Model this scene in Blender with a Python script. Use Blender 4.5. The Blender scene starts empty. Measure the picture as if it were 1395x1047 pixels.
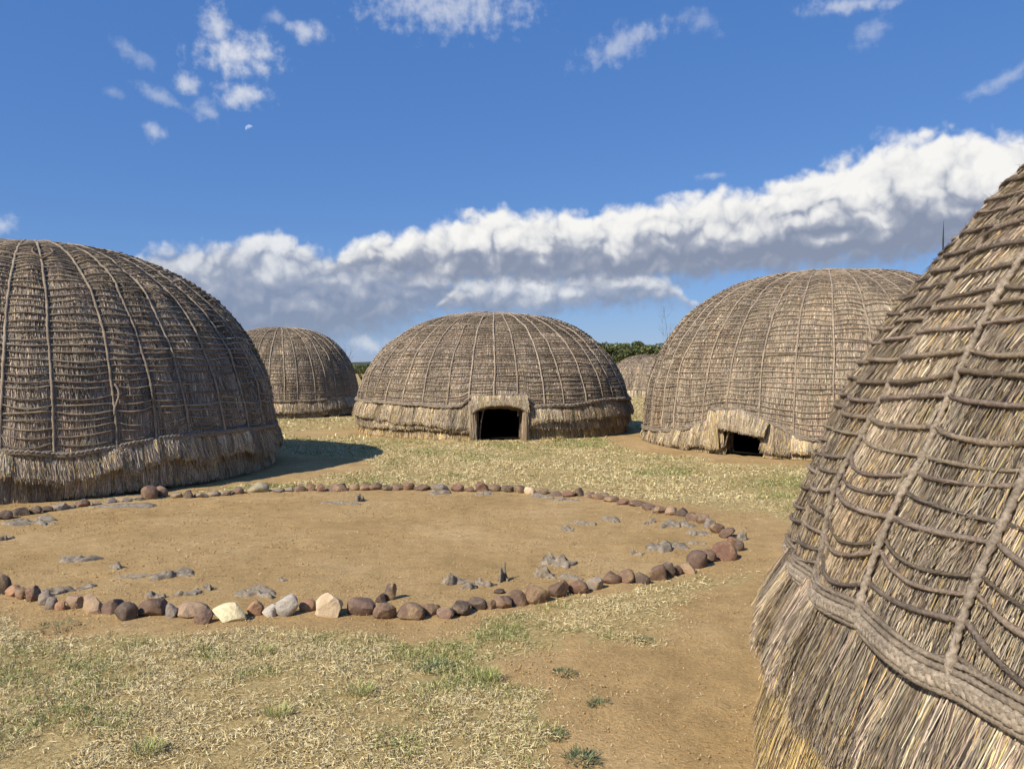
import bpy, math, random
import numpy as np

scene = bpy.context.scene
RNG = np.random.default_rng(7)
random.seed(7)

# ------------------------------------------------------------------ camera
F_PX, HORIZON, CX, CY, EYE = 1050.0, 503.0, 697.5, 523.5, 1.6
PITCH = math.atan((CY - HORIZON) / F_PX)
cam_data = bpy.data.cameras.new('camera')
cam_data.sensor_width = 36.0
cam_data.lens = 36.0 * F_PX / 1395.0
cam_data.clip_start = 0.05
cam_data.clip_end = 6000.0
cam = bpy.data.objects.new('camera', cam_data)
scene.collection.objects.link(cam)
cam.location = (0, 0, EYE)
cam.rotation_euler = (math.radians(90) - PITCH, 0, 0)
scene.camera = cam

# ------------------------------------------------------------------ light
SUN_ELEV = math.radians(40)
SUN_AZ = math.atan2(-0.72, -0.694)            # measured clockwise from +Y
SUN_DIR = np.array([math.sin(SUN_AZ) * math.cos(SUN_ELEV), math.cos(SUN_AZ) * math.cos(SUN_ELEV), math.sin(SUN_ELEV)])
sun_data = bpy.data.lights.new('sun', 'SUN')
sun_data.energy = 5.0
sun_data.angle = math.radians(0.55)
sun_data.color = (1.0, 0.93, 0.82)
sun = bpy.data.objects.new('sun', sun_data)
scene.collection.objects.link(sun)
from mathutils import Vector
sun.rotation_euler = Vector(SUN_DIR).to_track_quat('Z', 'Y').to_euler()
sun.location = (-20, -20, 30)

scene.view_settings.view_transform = 'Standard'
scene.view_settings.look = 'None'
scene.view_settings.exposure = 0.22
scene.view_settings.gamma = 1.0
scene.view_settings.use_curve_mapping = False
scene.cycles.max_bounces = 4
scene.cycles.diffuse_bounces = 2
scene.cycles.glossy_bounces = 1
scene.cycles.use_adaptive_sampling = True
scene.cycles.adaptive_threshold = 0.03
scene.cycles.caustics_reflective = False
scene.cycles.caustics_refractive = False
scene.cycles.transparent_max_bounces = 8


# ------------------------------------------------------------------ node helper
class NT:
    def __init__(self, tree):
        self.t = tree

    def n(self, typ, **kw):
        nd = self.t.nodes.new(typ)
        for k, v in kw.items():
            setattr(nd, k, v)
        return nd

    def put(self, sock, v):
        if v is None:
            return
        if isinstance(v, bpy.types.NodeSocket):
            self.t.links.new(v, sock)
        elif isinstance(v, bpy.types.Node):
            self.t.links.new(v.outputs[0], sock)
        else:
            if sock.type == 'RGBA' and len(v) == 3:
                v = (*v, 1.0)
            sock.default_value = v

    def m(self, op, a, b=None, c=None, clamp=False):
        nd = self.n('ShaderNodeMath', operation=op, use_clamp=clamp)
        for i, v in enumerate((a, b, c)):
            self.put(nd.inputs[i], v)
        return nd.outputs[0]

    def v(self, op, a, b=None, out=0):
        nd = self.n('ShaderNodeVectorMath', operation=op)
        self.put(nd.inputs[0], a)
        if b is not None:
            self.put(nd.inputs[1], b)
        return nd.outputs[out]

    def scale(self, a, s):
        nd = self.n('ShaderNodeVectorMath', operation='SCALE')
        self.put(nd.inputs[0], a)
        self.put(nd.inputs['Scale'], s)
        return nd.outputs[0]

    def mix(self, fac, a, b, blend='MIX'):
        nd = self.n('ShaderNodeMix', data_type='RGBA', blend_type=blend)
        self.put(nd.inputs[0], fac)
        self.put(nd.inputs[6], a)
        self.put(nd.inputs[7], b)
        return nd.outputs[2]

    def noise(self, vec, scale, detail=3, rough=0.55, out=0, dist=0.0, dim='3D'):
        nd = self.n('ShaderNodeTexNoise', noise_dimensions=dim)
        self.put(nd.inputs['Vector'], vec)
        nd.inputs['Scale'].default_value = scale
        nd.inputs['Detail'].default_value = detail
        nd.inputs['Roughness'].default_value = rough
        nd.inputs['Distortion'].default_value = dist
        return nd.outputs[out]

    def smooth(self, x, lo, hi, a=0.0, b=1.0):
        nd = self.n('ShaderNodeMapRange', interpolation_type='SMOOTHSTEP')
        self.put(nd.inputs[0], x)
        for i, v in enumerate((lo, hi, a, b)):
            self.put(nd.inputs[1 + i], v)
        return nd.outputs[0]

    def ramp(self, x, stops, interp='LINEAR'):
        nd = self.n('ShaderNodeValToRGB')
        nd.color_ramp.interpolation = interp
        el = nd.color_ramp.elements
        while len(el) < len(stops):
            el.new(0.5)
        for e, (p, c) in zip(el, stops):
            e.position = p
            e.color = (*c, 1.0)
        self.put(nd.inputs[0], x)
        return nd.outputs[0]

    def curve(self, x, pts):
        nd = self.n('ShaderNodeFloatCurve')
        cv = nd.mapping.curves[0]
        pts = sorted(pts)
        while len(cv.points) < len(pts):
            cv.points.new(0.5, 0.5)
        for p, (a, b) in zip(cv.points, pts):
            p.location = (a, b)
            p.handle_type = 'AUTO_CLAMPED'
        nd.mapping.update()
        self.put(nd.inputs['Value'], x)
        return nd.outputs[0]


def ray(u, v):
    x = (u - CX) / F_PX
    y = -(v - CY) / F_PX
    d = np.array([x, math.cos(PITCH) + y * math.sin(PITCH), -math.sin(PITCH) + y * math.cos(PITCH)])
    return d / np.linalg.norm(d)


def gp(u, v):
    """ground point seen in direction (u, v)"""
    d = ray(u, v)
    t = -EYE / d[2]
    return d[0] * t, d[1] * t


def azel(u, v):
    d = ray(u, v)
    return math.degrees(math.atan2(d[0], d[1])), math.degrees(math.asin(d[2]))


# ------------------------------------------------------------------ sky with cumulus
world = bpy.data.worlds.new('World')
scene.world = world
world.use_nodes = True
wt = NT(world.node_tree)
world.node_tree.nodes.clear()
sky = wt.n('ShaderNodeTexSky', sky_type='NISHITA', sun_disc=False)
sky.sun_elevation = SUN_ELEV
sky.sun_rotation = SUN_AZ
sky.altitude = 300
sky.air_density = 1.0
sky.dust_density = 0.3
sky.ozone_density = 3.0
tc = wt.n('ShaderNodeTexCoord').outputs['Generated']
sep = wt.n('ShaderNodeSeparateXYZ')
wt.put(sep.inputs[0], wt.v('NORMALIZE', tc))
AZ = wt.m('MULTIPLY', wt.m('ARCTAN2', sep.outputs[0], sep.outputs[1]), 180 / math.pi)
EL = wt.m('MULTIPLY', wt.m('ARCSINE', sep.outputs[2]), 180 / math.pi)
comb = wt.n('ShaderNodeCombineXYZ')
wt.put(comb.inputs[0], AZ)
wt.put(comb.inputs[1], EL)
P0 = comb.outputs[0]
# slow warp of the sky coordinates so that outlines billow
warp = wt.scale(wt.v('SUBTRACT', wt.noise(P0, 0.30, 2, 0.55, out=1, dim='2D'), (0.5, 0.5, 0.5)), 1.0)
PW = wt.v('ADD', P0, warp)
fine = wt.noise(P0, 1.1, 4, 0.55, dim='2D')


def puffs(vec):
    """billowing field made of rounded lobes with creases between them, about 0..1"""
    a = wt.noise(wt.v('MULTIPLY', vec, (1.0, 1.25, 1.0)), 0.30, 1.0, 0.5, dim='2D')
    a = wt.m('MULTIPLY', wt.m('ABSOLUTE', wt.m('SUBTRACT', a, 0.5)), 2.9)
    b = wt.noise(vec, 0.85, 1.6, 0.5, dim='2D')
    b = wt.m('MULTIPLY', wt.m('ABSOLUTE', wt.m('SUBTRACT', b, 0.5)), 2.9)
    return wt.m('ADD', wt.m('MULTIPLY', a, 0.72), wt.m('MULTIPLY', b, 0.28))


NF = puffs(PW)
NS = puffs(wt.v('ADD', PW, (-0.28, 0.42, 0.0)))
relief = wt.m('SUBTRACT', NF, NS)
sepw = wt.n('ShaderNodeSeparateXYZ')
wt.put(sepw.inputs[0], PW)
AW, EW = sepw.outputs[0], sepw.outputs[1]
AN = wt.m('DIVIDE', wt.m('ADD', AW, 180.0), 360.0)
EN = wt.m('DIVIDE', EW, 40.0)


def bank(top, base, outside, amp, wtop, shade_lo, shade_hi, dens=1.0, soft=0.8, grow=0.35):
    """one bank of cumulus: (alpha, light) from its upper and lower outline over azimuth"""
    tp = [((azel(*p)[0] + 180) / 360, (azel(*p)[1] + grow) / 40) for p in top] + [((a + 180) / 360, t / 40) for a, t, b in outside]
    bp = [((azel(*p)[0] + 180) / 360, (azel(*p)[1] - grow) / 40) for p in base] + [((a + 180) / 360, b / 40) for a, t, b in outside]
    t = wt.curve(AN, tp)
    b = wt.curve(AN, bp)
    up = wt.m('DIVIDE', wt.m('SUBTRACT', t, EN), wtop / 40)
    dn = wt.m('DIVIDE', wt.m('SUBTRACT', EN, b), 1.0 / 40)
    up = wt.m('ADD', up, wt.m('ADD', wt.m('MULTIPLY', wt.m('SUBTRACT', NF, 0.38), amp), wt.m('MULTIPLY', wt.m('SUBTRACT', fine, 0.5), 0.8)))
    dn = wt.m('ADD', dn, wt.m('MULTIPLY', wt.m('SUBTRACT', fine, 0.5), 1.6))
    alpha = wt.m('MULTIPLY', wt.m('MULTIPLY', wt.smooth(up, -0.1, 0.85), wt.smooth(dn, -0.3, soft)), dens)
    h = wt.m('DIVIDE', wt.m('SUBTRACT', EN, b), wt.m('MAXIMUM', wt.m('SUBTRACT', t, b), 0.02))
    h = wt.m('ADD', h, wt.m('MULTIPLY', wt.m('SUBTRACT', NF, 0.38), 0.42))
    h = wt.m('ADD', h, wt.m('MULTIPLY', wt.m('SUBTRACT', fine, 0.5), 0.22))
    light = wt.smooth(h, shade_lo, shade_hi)
    light = wt.m('ADD', light, wt.m('MULTIPLY', relief, 0.34), clamp=True)
    return alpha, light


BANKS = [
    # low grey bank over the back hut
    bank([(150, 372), (190, 350), (240, 340), (300, 334), (340, 330), (385, 328), (430, 345), (500, 352), (570, 366), (620, 385), (660, 400)],
         [(150, 380), (190, 415), (240, 455), (300, 475), (400, 478), (480, 470), (560, 446), (620, 424), (660, 406)],
         [(-180, 6, 3), (-140, 8, 3.5), (-105, 5, 3.6), (-75, 7, 3), (-50, 5, 5.5), (25, 3, 6), (50, 3, 6), (90, 6, 3), (130, 7.5, 3), (180, 6, 3)],
         1.1, 1.1, 0.25, 1.3, 0.88, 2.6, 0.6),
    # small bank above the middle hut
    bank([(585, 425), (610, 400), (640, 380), (700, 376), (760, 380), (830, 366), (880, 376), (920, 384), (945, 405), (965, 420)],
         [(585, 424), (610, 424), (640, 430), (700, 430), (760, 426), (830, 420), (880, 416), (920, 412), (945, 410), (965, 416)],
         [(-180, 3, 6), (-60, 3, 6), (-20, 3, 6), (25, 3, 6), (60, 3, 6), (180, 3, 6)],
         1.2, 0.8, 0.05, 1.0, 0.85, 1.2),
    # the long white bank rising to the right
    bank([(440, 372), (480, 336), (530, 318), (580, 316), (650, 292), (740, 286), (810, 290), (860, 284), (910, 276), (960, 262), (1040, 256), (1090, 232), (1140, 226), (1200, 206), (1260, 186), (1320, 180), (1395, 186)],
         [(440, 366), (480, 366), (530, 374), (580, 380), (650, 384), (740, 384), (810, 382), (860, 380), (910, 378), (960, 376), (1040, 370), (1090, 364), (1140, 362), (1200, 356), (1260, 346), (1320, 338), (1395, 330)],
         [(-180, 3, 7), (-120, 3, 7), (-60, 3, 7), (-20, 4, 7), (45, 17, 10), (58, 13, 9.5), (72, 9, 10), (100, 3, 8), (180, 3, 7)],
         1.15, 1.1, 0.14, 0.82, 1.0, 1.2, 0.45),
]

# loose scraps of cloud: (u, v, half width, half height, slant, strength)
SCRAPS = [(325, 76, 50, 24, -.1, .85), (295, 34, 18, 20, .2, .7), (330, 130, 30, 15, .15, .75), (255, 112, 15, 12, 0, .65), (283, 150, 17, 14, 0, .4),
          (213, 180, 11, 10, 0, .5), (418, 44, 25, 11, .1, .6), (220, 130, 28, 8, .25, .35), (182, 72, 24, 10, .5, .3), (850, 60, 62, 16, -.3, .45),
          (610, 8, 105, 30, .2, .6), (955, 32, 26, 12, .3, .25), (1165, 4, 60, 10, 0, .55), (1190, 40, 22, 11, -.6, .3), (1368, 110, 34, 7, -.25, .35),
          (385, 336, 24, 16, 0, .95), (970, 240, 17, 5, 0, .4), (1225, 190, 22, 11, .4, .6), (5, 306, 16, 10, 0, .6), (500, 470, 26, 13, -.1, .55), (152, 125, 12, 6, 0, .2), (375, 26, 14, 8, 0, .3)]
smax = None
edge0 = wt.m('MULTIPLY_ADD', fine, 1.7, 0.35)
edge1 = wt.m('MULTIPLY_ADD', fine, 1.7, -1.05)
for (u, v, hw, hh, sl, st) in SCRAPS:
    a, e = azel(u, v)
    kx = math.degrees(hw / F_PX) * 1.15
    ky = math.degrees(hh / F_PX) * 1.15
    if abs(sl) > 0.2:
        mp = wt.n('ShaderNodeMapping', vector_type='TEXTURE')
        wt.put(mp.inputs['Vector'], PW)
        mp.inputs['Location'].default_value = (a, e, 0)
        mp.inputs['Rotation'].default_value = (0, 0, -sl)
        mp.inputs['Scale'].default_value = (kx, ky, 1.0)
        q = mp.outputs[0]
    else:
        ma = wt.n('ShaderNodeVectorMath', operation='MULTIPLY_ADD')
        wt.put(ma.inputs[0], PW)
        ma.inputs[1].default_value = (1 / kx, 1 / ky, 0)
        ma.inputs[2].default_value = (-a / kx, -e / ky, 0)
        q = ma.outputs[0]
    al = wt.smooth(wt.v('LENGTH', q, out=1), edge0, edge1, 0.0, st)
    smax = al if smax is None else wt.m('MAXIMUM', smax, al)

hs = wt.n('ShaderNodeHueSaturation')
hs.inputs['Saturation'].default_value = 1.05
wt.put(hs.inputs['Color'], sky)
bg = wt.n('ShaderNodeBackground')
bg.inputs['Strength'].default_value = 0.085
wt.put(bg.inputs['Color'], wt.mix(0.5, hs, (0.62, 2.35, 7.3)))
shader = bg.outputs[0]


def over(below, alpha, color):
    b = wt.n('ShaderNodeBackground')
    wt.put(b.inputs['Color'], color)
    b.inputs['Strength'].default_value = 0.80
    mx = wt.n('ShaderNodeMixShader')
    wt.put(mx.inputs[0], alpha)
    wt.put(mx.inputs[1], below)
    wt.put(mx.inputs[2], b)
    return mx.outputs[0]


CLOUD_STOPS = [(0.0, (0.27, 0.32, 0.44)), (0.3, (0.40, 0.44, 0.54)), (0.65, (0.78, 0.79, 0.81)), (1.0, (1.0, 0.99, 0.965))]
for al, li in BANKS[:2]:
    shader = over(shader, al, wt.ramp(li, CLOUD_STOPS))
shader = over(shader, smax, (0.86, 0.88, 0.92))
al, li = BANKS[2]
shader = over(shader, al, wt.ramp(li, CLOUD_STOPS))
wo = wt.n('ShaderNodeOutputWorld')
wt.put(wo.inputs[0], shader)
world.cycles.sampling_method = 'MANUAL'
world.cycles.sample_map_resolution = 512


# ------------------------------------------------------------------ geometry helpers
def link(o, parent=None):
    scene.collection.objects.link(o)
    if parent is not None:
        o.parent = parent
    return o


def mesh_obj(name, verts, faces, mat, parent=None, tint=None, smooth=False, kind=None):
    """faces: list of integer arrays (n,3) and (n,4)"""
    me = bpy.data.meshes.new(name)
    verts = np.ascontiguousarray(verts, dtype=np.float32).reshape(-1, 3)
    faces = [np.asarray(f, dtype=np.int32) for f in faces if len(f)]
    nl = sum(f.size for f in faces)
    nf = sum(len(f) for f in faces)
    me.vertices.add(len(verts))
    me.vertices.foreach_set('co', verts.ravel())
    me.loops.add(nl)
    me.loops.foreach_set('vertex_index', np.concatenate([f.ravel() for f in faces]))
    me.polygons.add(nf)
    tot = np.concatenate([np.full(len(f), f.shape[1], dtype=np.int32) for f in faces])
    start = np.concatenate([[0], np.cumsum(tot)[:-1]]).astype(np.int32)
    me.polygons.foreach_set('loop_start', start)
    me.polygons.foreach_set('loop_total', tot)
    if smooth:
        me.polygons.foreach_set('use_smooth', np.ones(nf, dtype=bool))
    me.update(calc_edges=True)
    if tint is not None:
        at = me.attributes.new('tint', 'FLOAT_COLOR', 'POINT')
        t = np.ones((len(verts), 4), dtype=np.float32)
        t[:, :3] = tint
        at.data.foreach_set('color', t.ravel())
    me.materials.append(mat)
    o = bpy.data.objects.new(name, me)
    link(o, parent)
    if kind:
        o['kind'] = kind
    return o


def empty(name, loc, label, cat, group=None):
    o = bpy.data.objects.new(name, None)
    o.empty_display_size = 0.2
    link(o)
    o.location = loc
    tag(o, label, cat, group)
    return o


def tag(o, label, cat=None, group=None, kind=None):
    o['label'] = label
    if cat:
        o['category'] = cat
    if group:
        o['group'] = group
    if kind:
        o['kind'] = kind


def hash3(i, j, k):
    h = (i.astype(np.int64) * 374761393 + j.astype(np.int64) * 668265263 + k.astype(np.int64) * 2147483647) & 0x7fffffff
    h = ((h ^ (h >> 13)) * 1274126177) & 0x7fffffff
    h = (h ^ (h >> 16)) * 2246822519 & 0x7fffffff
    return (h & 0xffffff) / float(0xffffff)


def vnoise(x, y, z=0.0):
    x, y, z = np.broadcast_arrays(np.asarray(x, float), np.asarray(y, float), np.asarray(z, float))
    i, j, k = np.floor(x), np.floor(y), np.floor(z)
    fx, fy, fz = x - i, y - j, z - k
    fx, fy, fz = [f * f * (3 - 2 * f) for f in (fx, fy, fz)]
    i, j, k = i.astype(np.int64), j.astype(np.int64), k.astype(np.int64)
    r = 0
    for a in (0, 1):
        for b in (0, 1):
            for c in (0, 1):
                w = (fx if a else 1 - fx) * (fy if b else 1 - fy) * (fz if c else 1 - fz)
                r = r + w * hash3(i + a, j + b, k + c)
    return r


def fbm(x, y, z=0.0, oct=4):
    r, a, s = 0, 0.5, 0
    x, y, z = np.asarray(x, float), np.asarray(y, float), np.asarray(z, float)
    for o in range(oct):
        r = r + a * vnoise(x * 2 ** o + 17.3 * o, y * 2 ** o + 5.1 * o, z * 2 ** o)
        s += a
        a *= 0.5
    return r / s


def grid_faces(nu, nv, keep=None):
    i, j = np.meshgrid(np.arange(nu - 1), np.arange(nv - 1), indexing='ij')
    a = i * nv + j
    f = np.stack([a, a + nv, a + nv + 1, a + 1], -1)
    if keep is not None:
        return f[keep]
    return f.reshape(-1, 4)


def tube(path, nrm, rad, sides=8, lobes=0, pitch=0.08, depth=0.22):
    """rope along path with a turning lobed cross-section; nrm is a side vector per point"""
    path = np.asarray(path, float)
    n = len(path)
    T = np.gradient(path, axis=0)
    T /= np.linalg.norm(T, axis=1, keepdims=True) + 1e-9
    B = np.cross(T, nrm)
    B /= np.linalg.norm(B, axis=1, keepdims=True) + 1e-9
    N = np.cross(B, T)
    L = np.concatenate([[0], np.cumsum(np.linalg.norm(np.diff(path, axis=0), axis=1))])
    rad = np.broadcast_to(np.asarray(rad, float), (n,)).copy()
    rad[0] *= 0.15
    rad[-1] *= 0.15
    th = np.arange(sides) / sides * 2 * np.pi
    tw = L / pitch * 2 * np.pi / max(lobes, 1)
    rr = rad[:, None] * np.ones((1, sides))
    if lobes:
        rr = rr * (1 - depth + depth * 2 * np.abs(np.cos(lobes * (th[None] - tw[:, None]) / 2)) ** 0.8)
    V = path[:, None] + rr[..., None] * (np.cos(th)[None, :, None] * N[:, None] + np.sin(th)[None, :, None] * B[:, None])
    i, j = np.meshgrid(np.arange(n - 1), np.arange(sides), indexing='ij')
    a = i * sides + j
    b = i * sides + (j + 1) % sides
    F = np.stack([a, a + sides, b + sides, b], -1).reshape(-1, 4)
    return V.reshape(-1, 3), F


def join(parts):
    vs, fs, o = [], [], 0
    for v, f in parts:
        vs.append(v)
        fs.append(f + o)
        o += len(v)
    return np.concatenate(vs), np.concatenate(fs)


# ------------------------------------------------------------------ materials
def material(name):
    m = bpy.data.materials.new(name)
    m.use_nodes = True
    t = NT(m.node_tree)
    bs = m.node_tree.nodes['Principled BSDF']
    bs.inputs['Roughness'].default_value = 0.9
    bs.inputs['Specular IOR Level'].default_value = 0.15
    return m, t, bs


def tint_material(name, rough=0.85, spec=0.2, vary=0.35, scale=40, bump=0.0):
    m, t, bs = material(name)
    at = t.n('ShaderNodeAttribute', attribute_name='tint').outputs['Color']
    co = t.n('ShaderNodeTexCoord').outputs['Object']
    n = t.noise(co, scale, 3, 0.6)
    c = t.mix(1.0, at, t.ramp(n, [(0.25, (1 - vary,) * 3), (0.75, (1 + vary,) * 3)]), 'MULTIPLY')
    t.put(bs.inputs['Base Color'], c)
    bs.inputs['Roughness'].default_value = rough
    bs.inputs['Specular IOR Level'].default_value = spec
    if bump:
        bp = t.n('ShaderNodeBump')
        bp.inputs['Strength'].default_value = 0.8
        bp.inputs['Distance'].default_value = bump
        t.put(bp.inputs['Height'], t.noise(co, scale * 3, 3, 0.7))
        t.put(bs.inputs['Normal'], bp)
    return m


M_STRAW = tint_material('thatch_straw_material', 0.7, 0.3, 0.3, 30)
M_BLADE = tint_material('grass_blade_material', 0.7, 0.25, 0.2, 60)
M_CRUMB = tint_material('soil_crumb_material', 0.95, 0.1, 0.2, 80)
M_ROPE = tint_material('grass_rope_material', 0.85, 0.15, 0.45, 110, 0.004)
M_LEAF = tint_material('leaf_material', 0.6, 0.3, 0.3, 3)


def shell_material():
    m, t, bs = material('thatch_backing_material')
    co = t.n('ShaderNodeTexCoord').outputs['Object']
    n = t.noise(t.v('MULTIPLY', co, (60, 60, 5)), 1.0, 4, 0.65)
    n2 = t.noise(co, 1.3, 3, 0.6)
    c = t.ramp(n, [(0.2, (0.07, 0.053, 0.038)), (0.5, (0.19, 0.145, 0.10)), (0.8, (0.32, 0.25, 0.165))])
    c = t.mix(1.0, c, t.ramp(n2, [(0.3, (0.7, 0.7, 0.7)), (0.7, (1.15, 1.1, 1.05))]), 'MULTIPLY')
    t.put(bs.inputs['Base Color'], c)
    bp = t.n('ShaderNodeBump')
    bp.inputs['Strength'].default_value = 0.8
    bp.inputs['Distance'].default_value = 0.02
    t.put(bp.inputs['Height'], n)
    t.put(bs.inputs['Normal'], bp)
    return m


M_SHELL = shell_material()


def flat_material(name, color, rough=0.9, scale=12, vary=0.3):
    m, t, bs = material(name)
    co = t.n('ShaderNodeTexCoord').outputs['Object']
    n = t.noise(co, scale, 4, 0.6)
    c = t.mix(1.0, color, t.ramp(n, [(0.25, (1 - vary,) * 3), (0.75, (1 + vary,) * 3)]), 'MULTIPLY')
    t.put(bs.inputs['Base Color'], c)
    bs.inputs['Roughness'].default_value = rough
    bp = t.n('ShaderNodeBump')
    bp.inputs['Strength'].default_value = 0.5
    bp.inputs['Distance'].default_value = 0.01
    t.put(bp.inputs['Height'], n)
    t.put(bs.inputs['Normal'], bp)
    return m


M_WOOD = flat_material('weathered_wood_material', (0.16, 0.125, 0.095), 0.8, 25)
M_FLOOR = flat_material('shade_dark_dung_floor_material', (0.02, 0.016, 0.012), 0.7, 6)  # dung floor, doorway shade put into its near-black colour
M_METAL = flat_material('dark_pole_material', (0.05, 0.052, 0.055), 0.6, 8)


def stone_material():
    m, t, bs = material('field_stone_material')
    oi = t.n('ShaderNodeObjectInfo')
    co = t.n('ShaderNodeTexCoord').outputs['Object']
    off = t.v('ADD', co, t.scale(t.v('ADD', (1.0, 3.0, 7.0), (0, 0, 0)), t.m('MULTIPLY', oi.outputs['Random'], 40.0)))
    n1 = t.noise(off, 9, 5, 0.65)
    n2 = t.noise(off, 45, 4, 0.65)
    c = t.mix(1.0, oi.outputs['Color'], t.ramp(n1, [(0.25, (0.62, 0.58, 0.56)), (0.55, (1.0, 1.0, 1.0)), (0.8, (1.3, 1.22, 1.12))]), 'MULTIPLY')
    c = t.mix(1.0, c, t.ramp(n2, [(0.3, (0.8, 0.8, 0.8)), (0.7, (1.15, 1.15, 1.15))]), 'MULTIPLY')
    # dust and soil lodged on the stone
    dust = t.smooth(t.m('ADD', t.noise(off, 5, 4, 0.6), t.m('MULTIPLY', n2, 0.3)), 0.62, 0.9)
    c = t.mix(t.m('MULTIPLY', dust, 0.75), c, (0.42, 0.29, 0.155))
    t.put(bs.inputs['Base Color'], c)
    bs.inputs['Roughness'].default_value = 0.75
    bs.inputs['Specular IOR Level'].default_value = 0.3
    bp = t.n('ShaderNodeBump')
    bp.inputs['Strength'].default_value = 0.6
    bp.inputs['Distance'].default_value = 0.03
    t.put(bp.inputs['Height'], t.m('ADD', n1, t.m('MULTIPLY', n2, 0.4)))
    t.put(bs.inputs['Normal'], bp)
    return m


M_STONE = stone_material()
M_SCRAP = flat_material('grey_scrap_material', (0.235, 0.195, 0.145), 0.95, 30, 0.6)

# ------------------------------------------------------------------ ground
RING_PX = [(0, 806), (60, 826), (130, 838), (190, 845), (270, 850), (330, 846), (430, 839), (520, 840), (620, 836), (720, 818), (800, 803), (880, 789), (950, 773),
           (1000, 757), (1012, 742), (990, 727), (960, 712), (920, 699), (870, 690), (800, 678), (740, 673), (660, 669), (560, 667), (480, 667), (420, 668), (350, 669),
           (280, 675), (200, 681), (120, 690), (60, 698), (0, 709)]
RING = np.array([gp(*p) for p in RING_PX] + [(-5.75, 7.4), (-5.0, 6.3)])
PATH = np.array([gp(*p) for p in [(1075, 716), (1120, 760), (1100, 900), (1080, 1046), (800, 1046), (825, 985), (770, 935), (705, 905), (745, 875), (850, 850), (930, 805), (985, 782), (1010, 745), (985, 712), (925, 690)]])
PATH = np.concatenate([PATH[:3], [(1.6, 2.2), (1.3, 0.5), (0.05, 0.5), (0.2, 2.2)], PATH[4:]])

HUTS = dict(near=(4.0, 2.3, 3.05), left=(-7.68, 12.37, 3.78), back=(-8.3, 27.75, 2.82), middle=(-0.50, 20.92, 3.66), right=(6.94, 17.03, 4.02), far=(8.35, 46.5, 2.75))


def poly_sd(x, y, poly):
    d = np.full(np.shape(x), 1e9)
    ins = np.zeros(np.shape(x), bool)
    n = len(poly)
    for i in range(n):
        ax, ay = poly[i]
        bx, by = poly[(i + 1) % n]
        ex, ey = bx - ax, by - ay
        t = np.clip(((x - ax) * ex + (y - ay) * ey) / (ex * ex + ey * ey + 1e-12), 0, 1)
        d = np.minimum(d, np.hypot(x - ax - t * ex, y - ay - t * ey))
        c = ((ay > y) != (by > y)) & (x < (bx - ax) * (y - ay) / (by - ay + 1e-12) + ax)
        ins ^= c
    return np.where(ins, -d, d)


def sstep(x, a, b):
    t = np.clip((x - a) / (b - a), 0, 1)
    return t * t * (3 - 2 * t)


def soilness(x, y):
    """1 = bare earth, 0 = lawn"""
    x, y = np.asarray(x, float), np.asarray(y, float)
    nz = fbm(x * 1.1, y * 1.1, 3.0, 4) - 0.5
    nf = fbm(x * 5, y * 5, 8.0, 3) - 0.5
    sr = poly_sd(x, y, RING)
    wide = np.where(y < 7.2, 0.20, 0.08) + np.where((x > 1.2) & (y > 6), 0.25, 0.0)
    s = 1 - sstep(sr - wide + nz * 0.7 + nf * 0.25, -0.12, 0.22)
    sp = poly_sd(x, y, PATH)
    s = np.maximum(s, 1 - sstep(sp + nz * 1.0 + nf * 0.45, -0.25, 0.30))
    for k, w in (('near', 0.8), ('left', 0.35), ('middle', 0.12), ('right', 0.75), ('back', 0.1)):
        cx, cy, R = HUTS[k]
        d = np.hypot(x - cx, y - cy) - R
        s = np.maximum(s, 1 - sstep(d - w + nz * 0.5 + nf * 0.3, -0.1, 0.25))
    # trodden patch in the lee of the left hut, worn spots by the middle and right huts
    for (bx, by, ra, rb) in ((-3.55, 12.6, 1.25, 1.7), (-4.7, 19.6, 0.9, 1.0), (3.3, 18.2, 1.0, 2.2), (4.7, 13.3, 1.6, 0.35)):
        d = np.hypot((x - bx) / ra, (y - by) / rb)
        s = np.maximum(s, 1 - sstep(d + nz * 0.8, 0.8, 1.1))
    s = np.maximum(s, sstep(nz + 0.4 * nf, 0.2, 0.34) * 0.5)
    return np.clip(s, 0, 1)


def height(x, y):
    x, y = np.asarray(x, float), np.asarray(y, float)
    d = np.hypot(x, y)
    h = 0.05 * (fbm(x * 0.35, y * 0.35, 1.0, 3) - 0.5) + 0.03 * (fbm(x * 1.7, y * 1.7, 2.0, 3) - 0.5)
    return h * np.clip(1.3 - d / 60, 0.0, 1)


def axis(dense_a, dense_b, step, far):
    a = list(np.arange(dense_a, dense_b + 1e-6, step))
    s, x = step, dense_b
    while x < far:
        s *= 1.22
        x += s
        a.append(x)
    s, x = step, dense_a
    while x > -far:
        s *= 1.22
        x -= s
        a.insert(0, x)
    return np.array(a)


gx = axis(-7.5, 6.0, 0.08, 3000)
gy = axis(1.6, 14.0, 0.08, 3000)
X, Y = np.meshgrid(gx, gy, indexing='ij')
S = soilness(X, Y)
small = (fbm(X * 9, Y * 9, 4.0, 2) - 0.5) * 0.022 * (S + 0.2) * (np.hypot(X, Y) < 25)
Z = height(X, Y) + small


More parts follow.
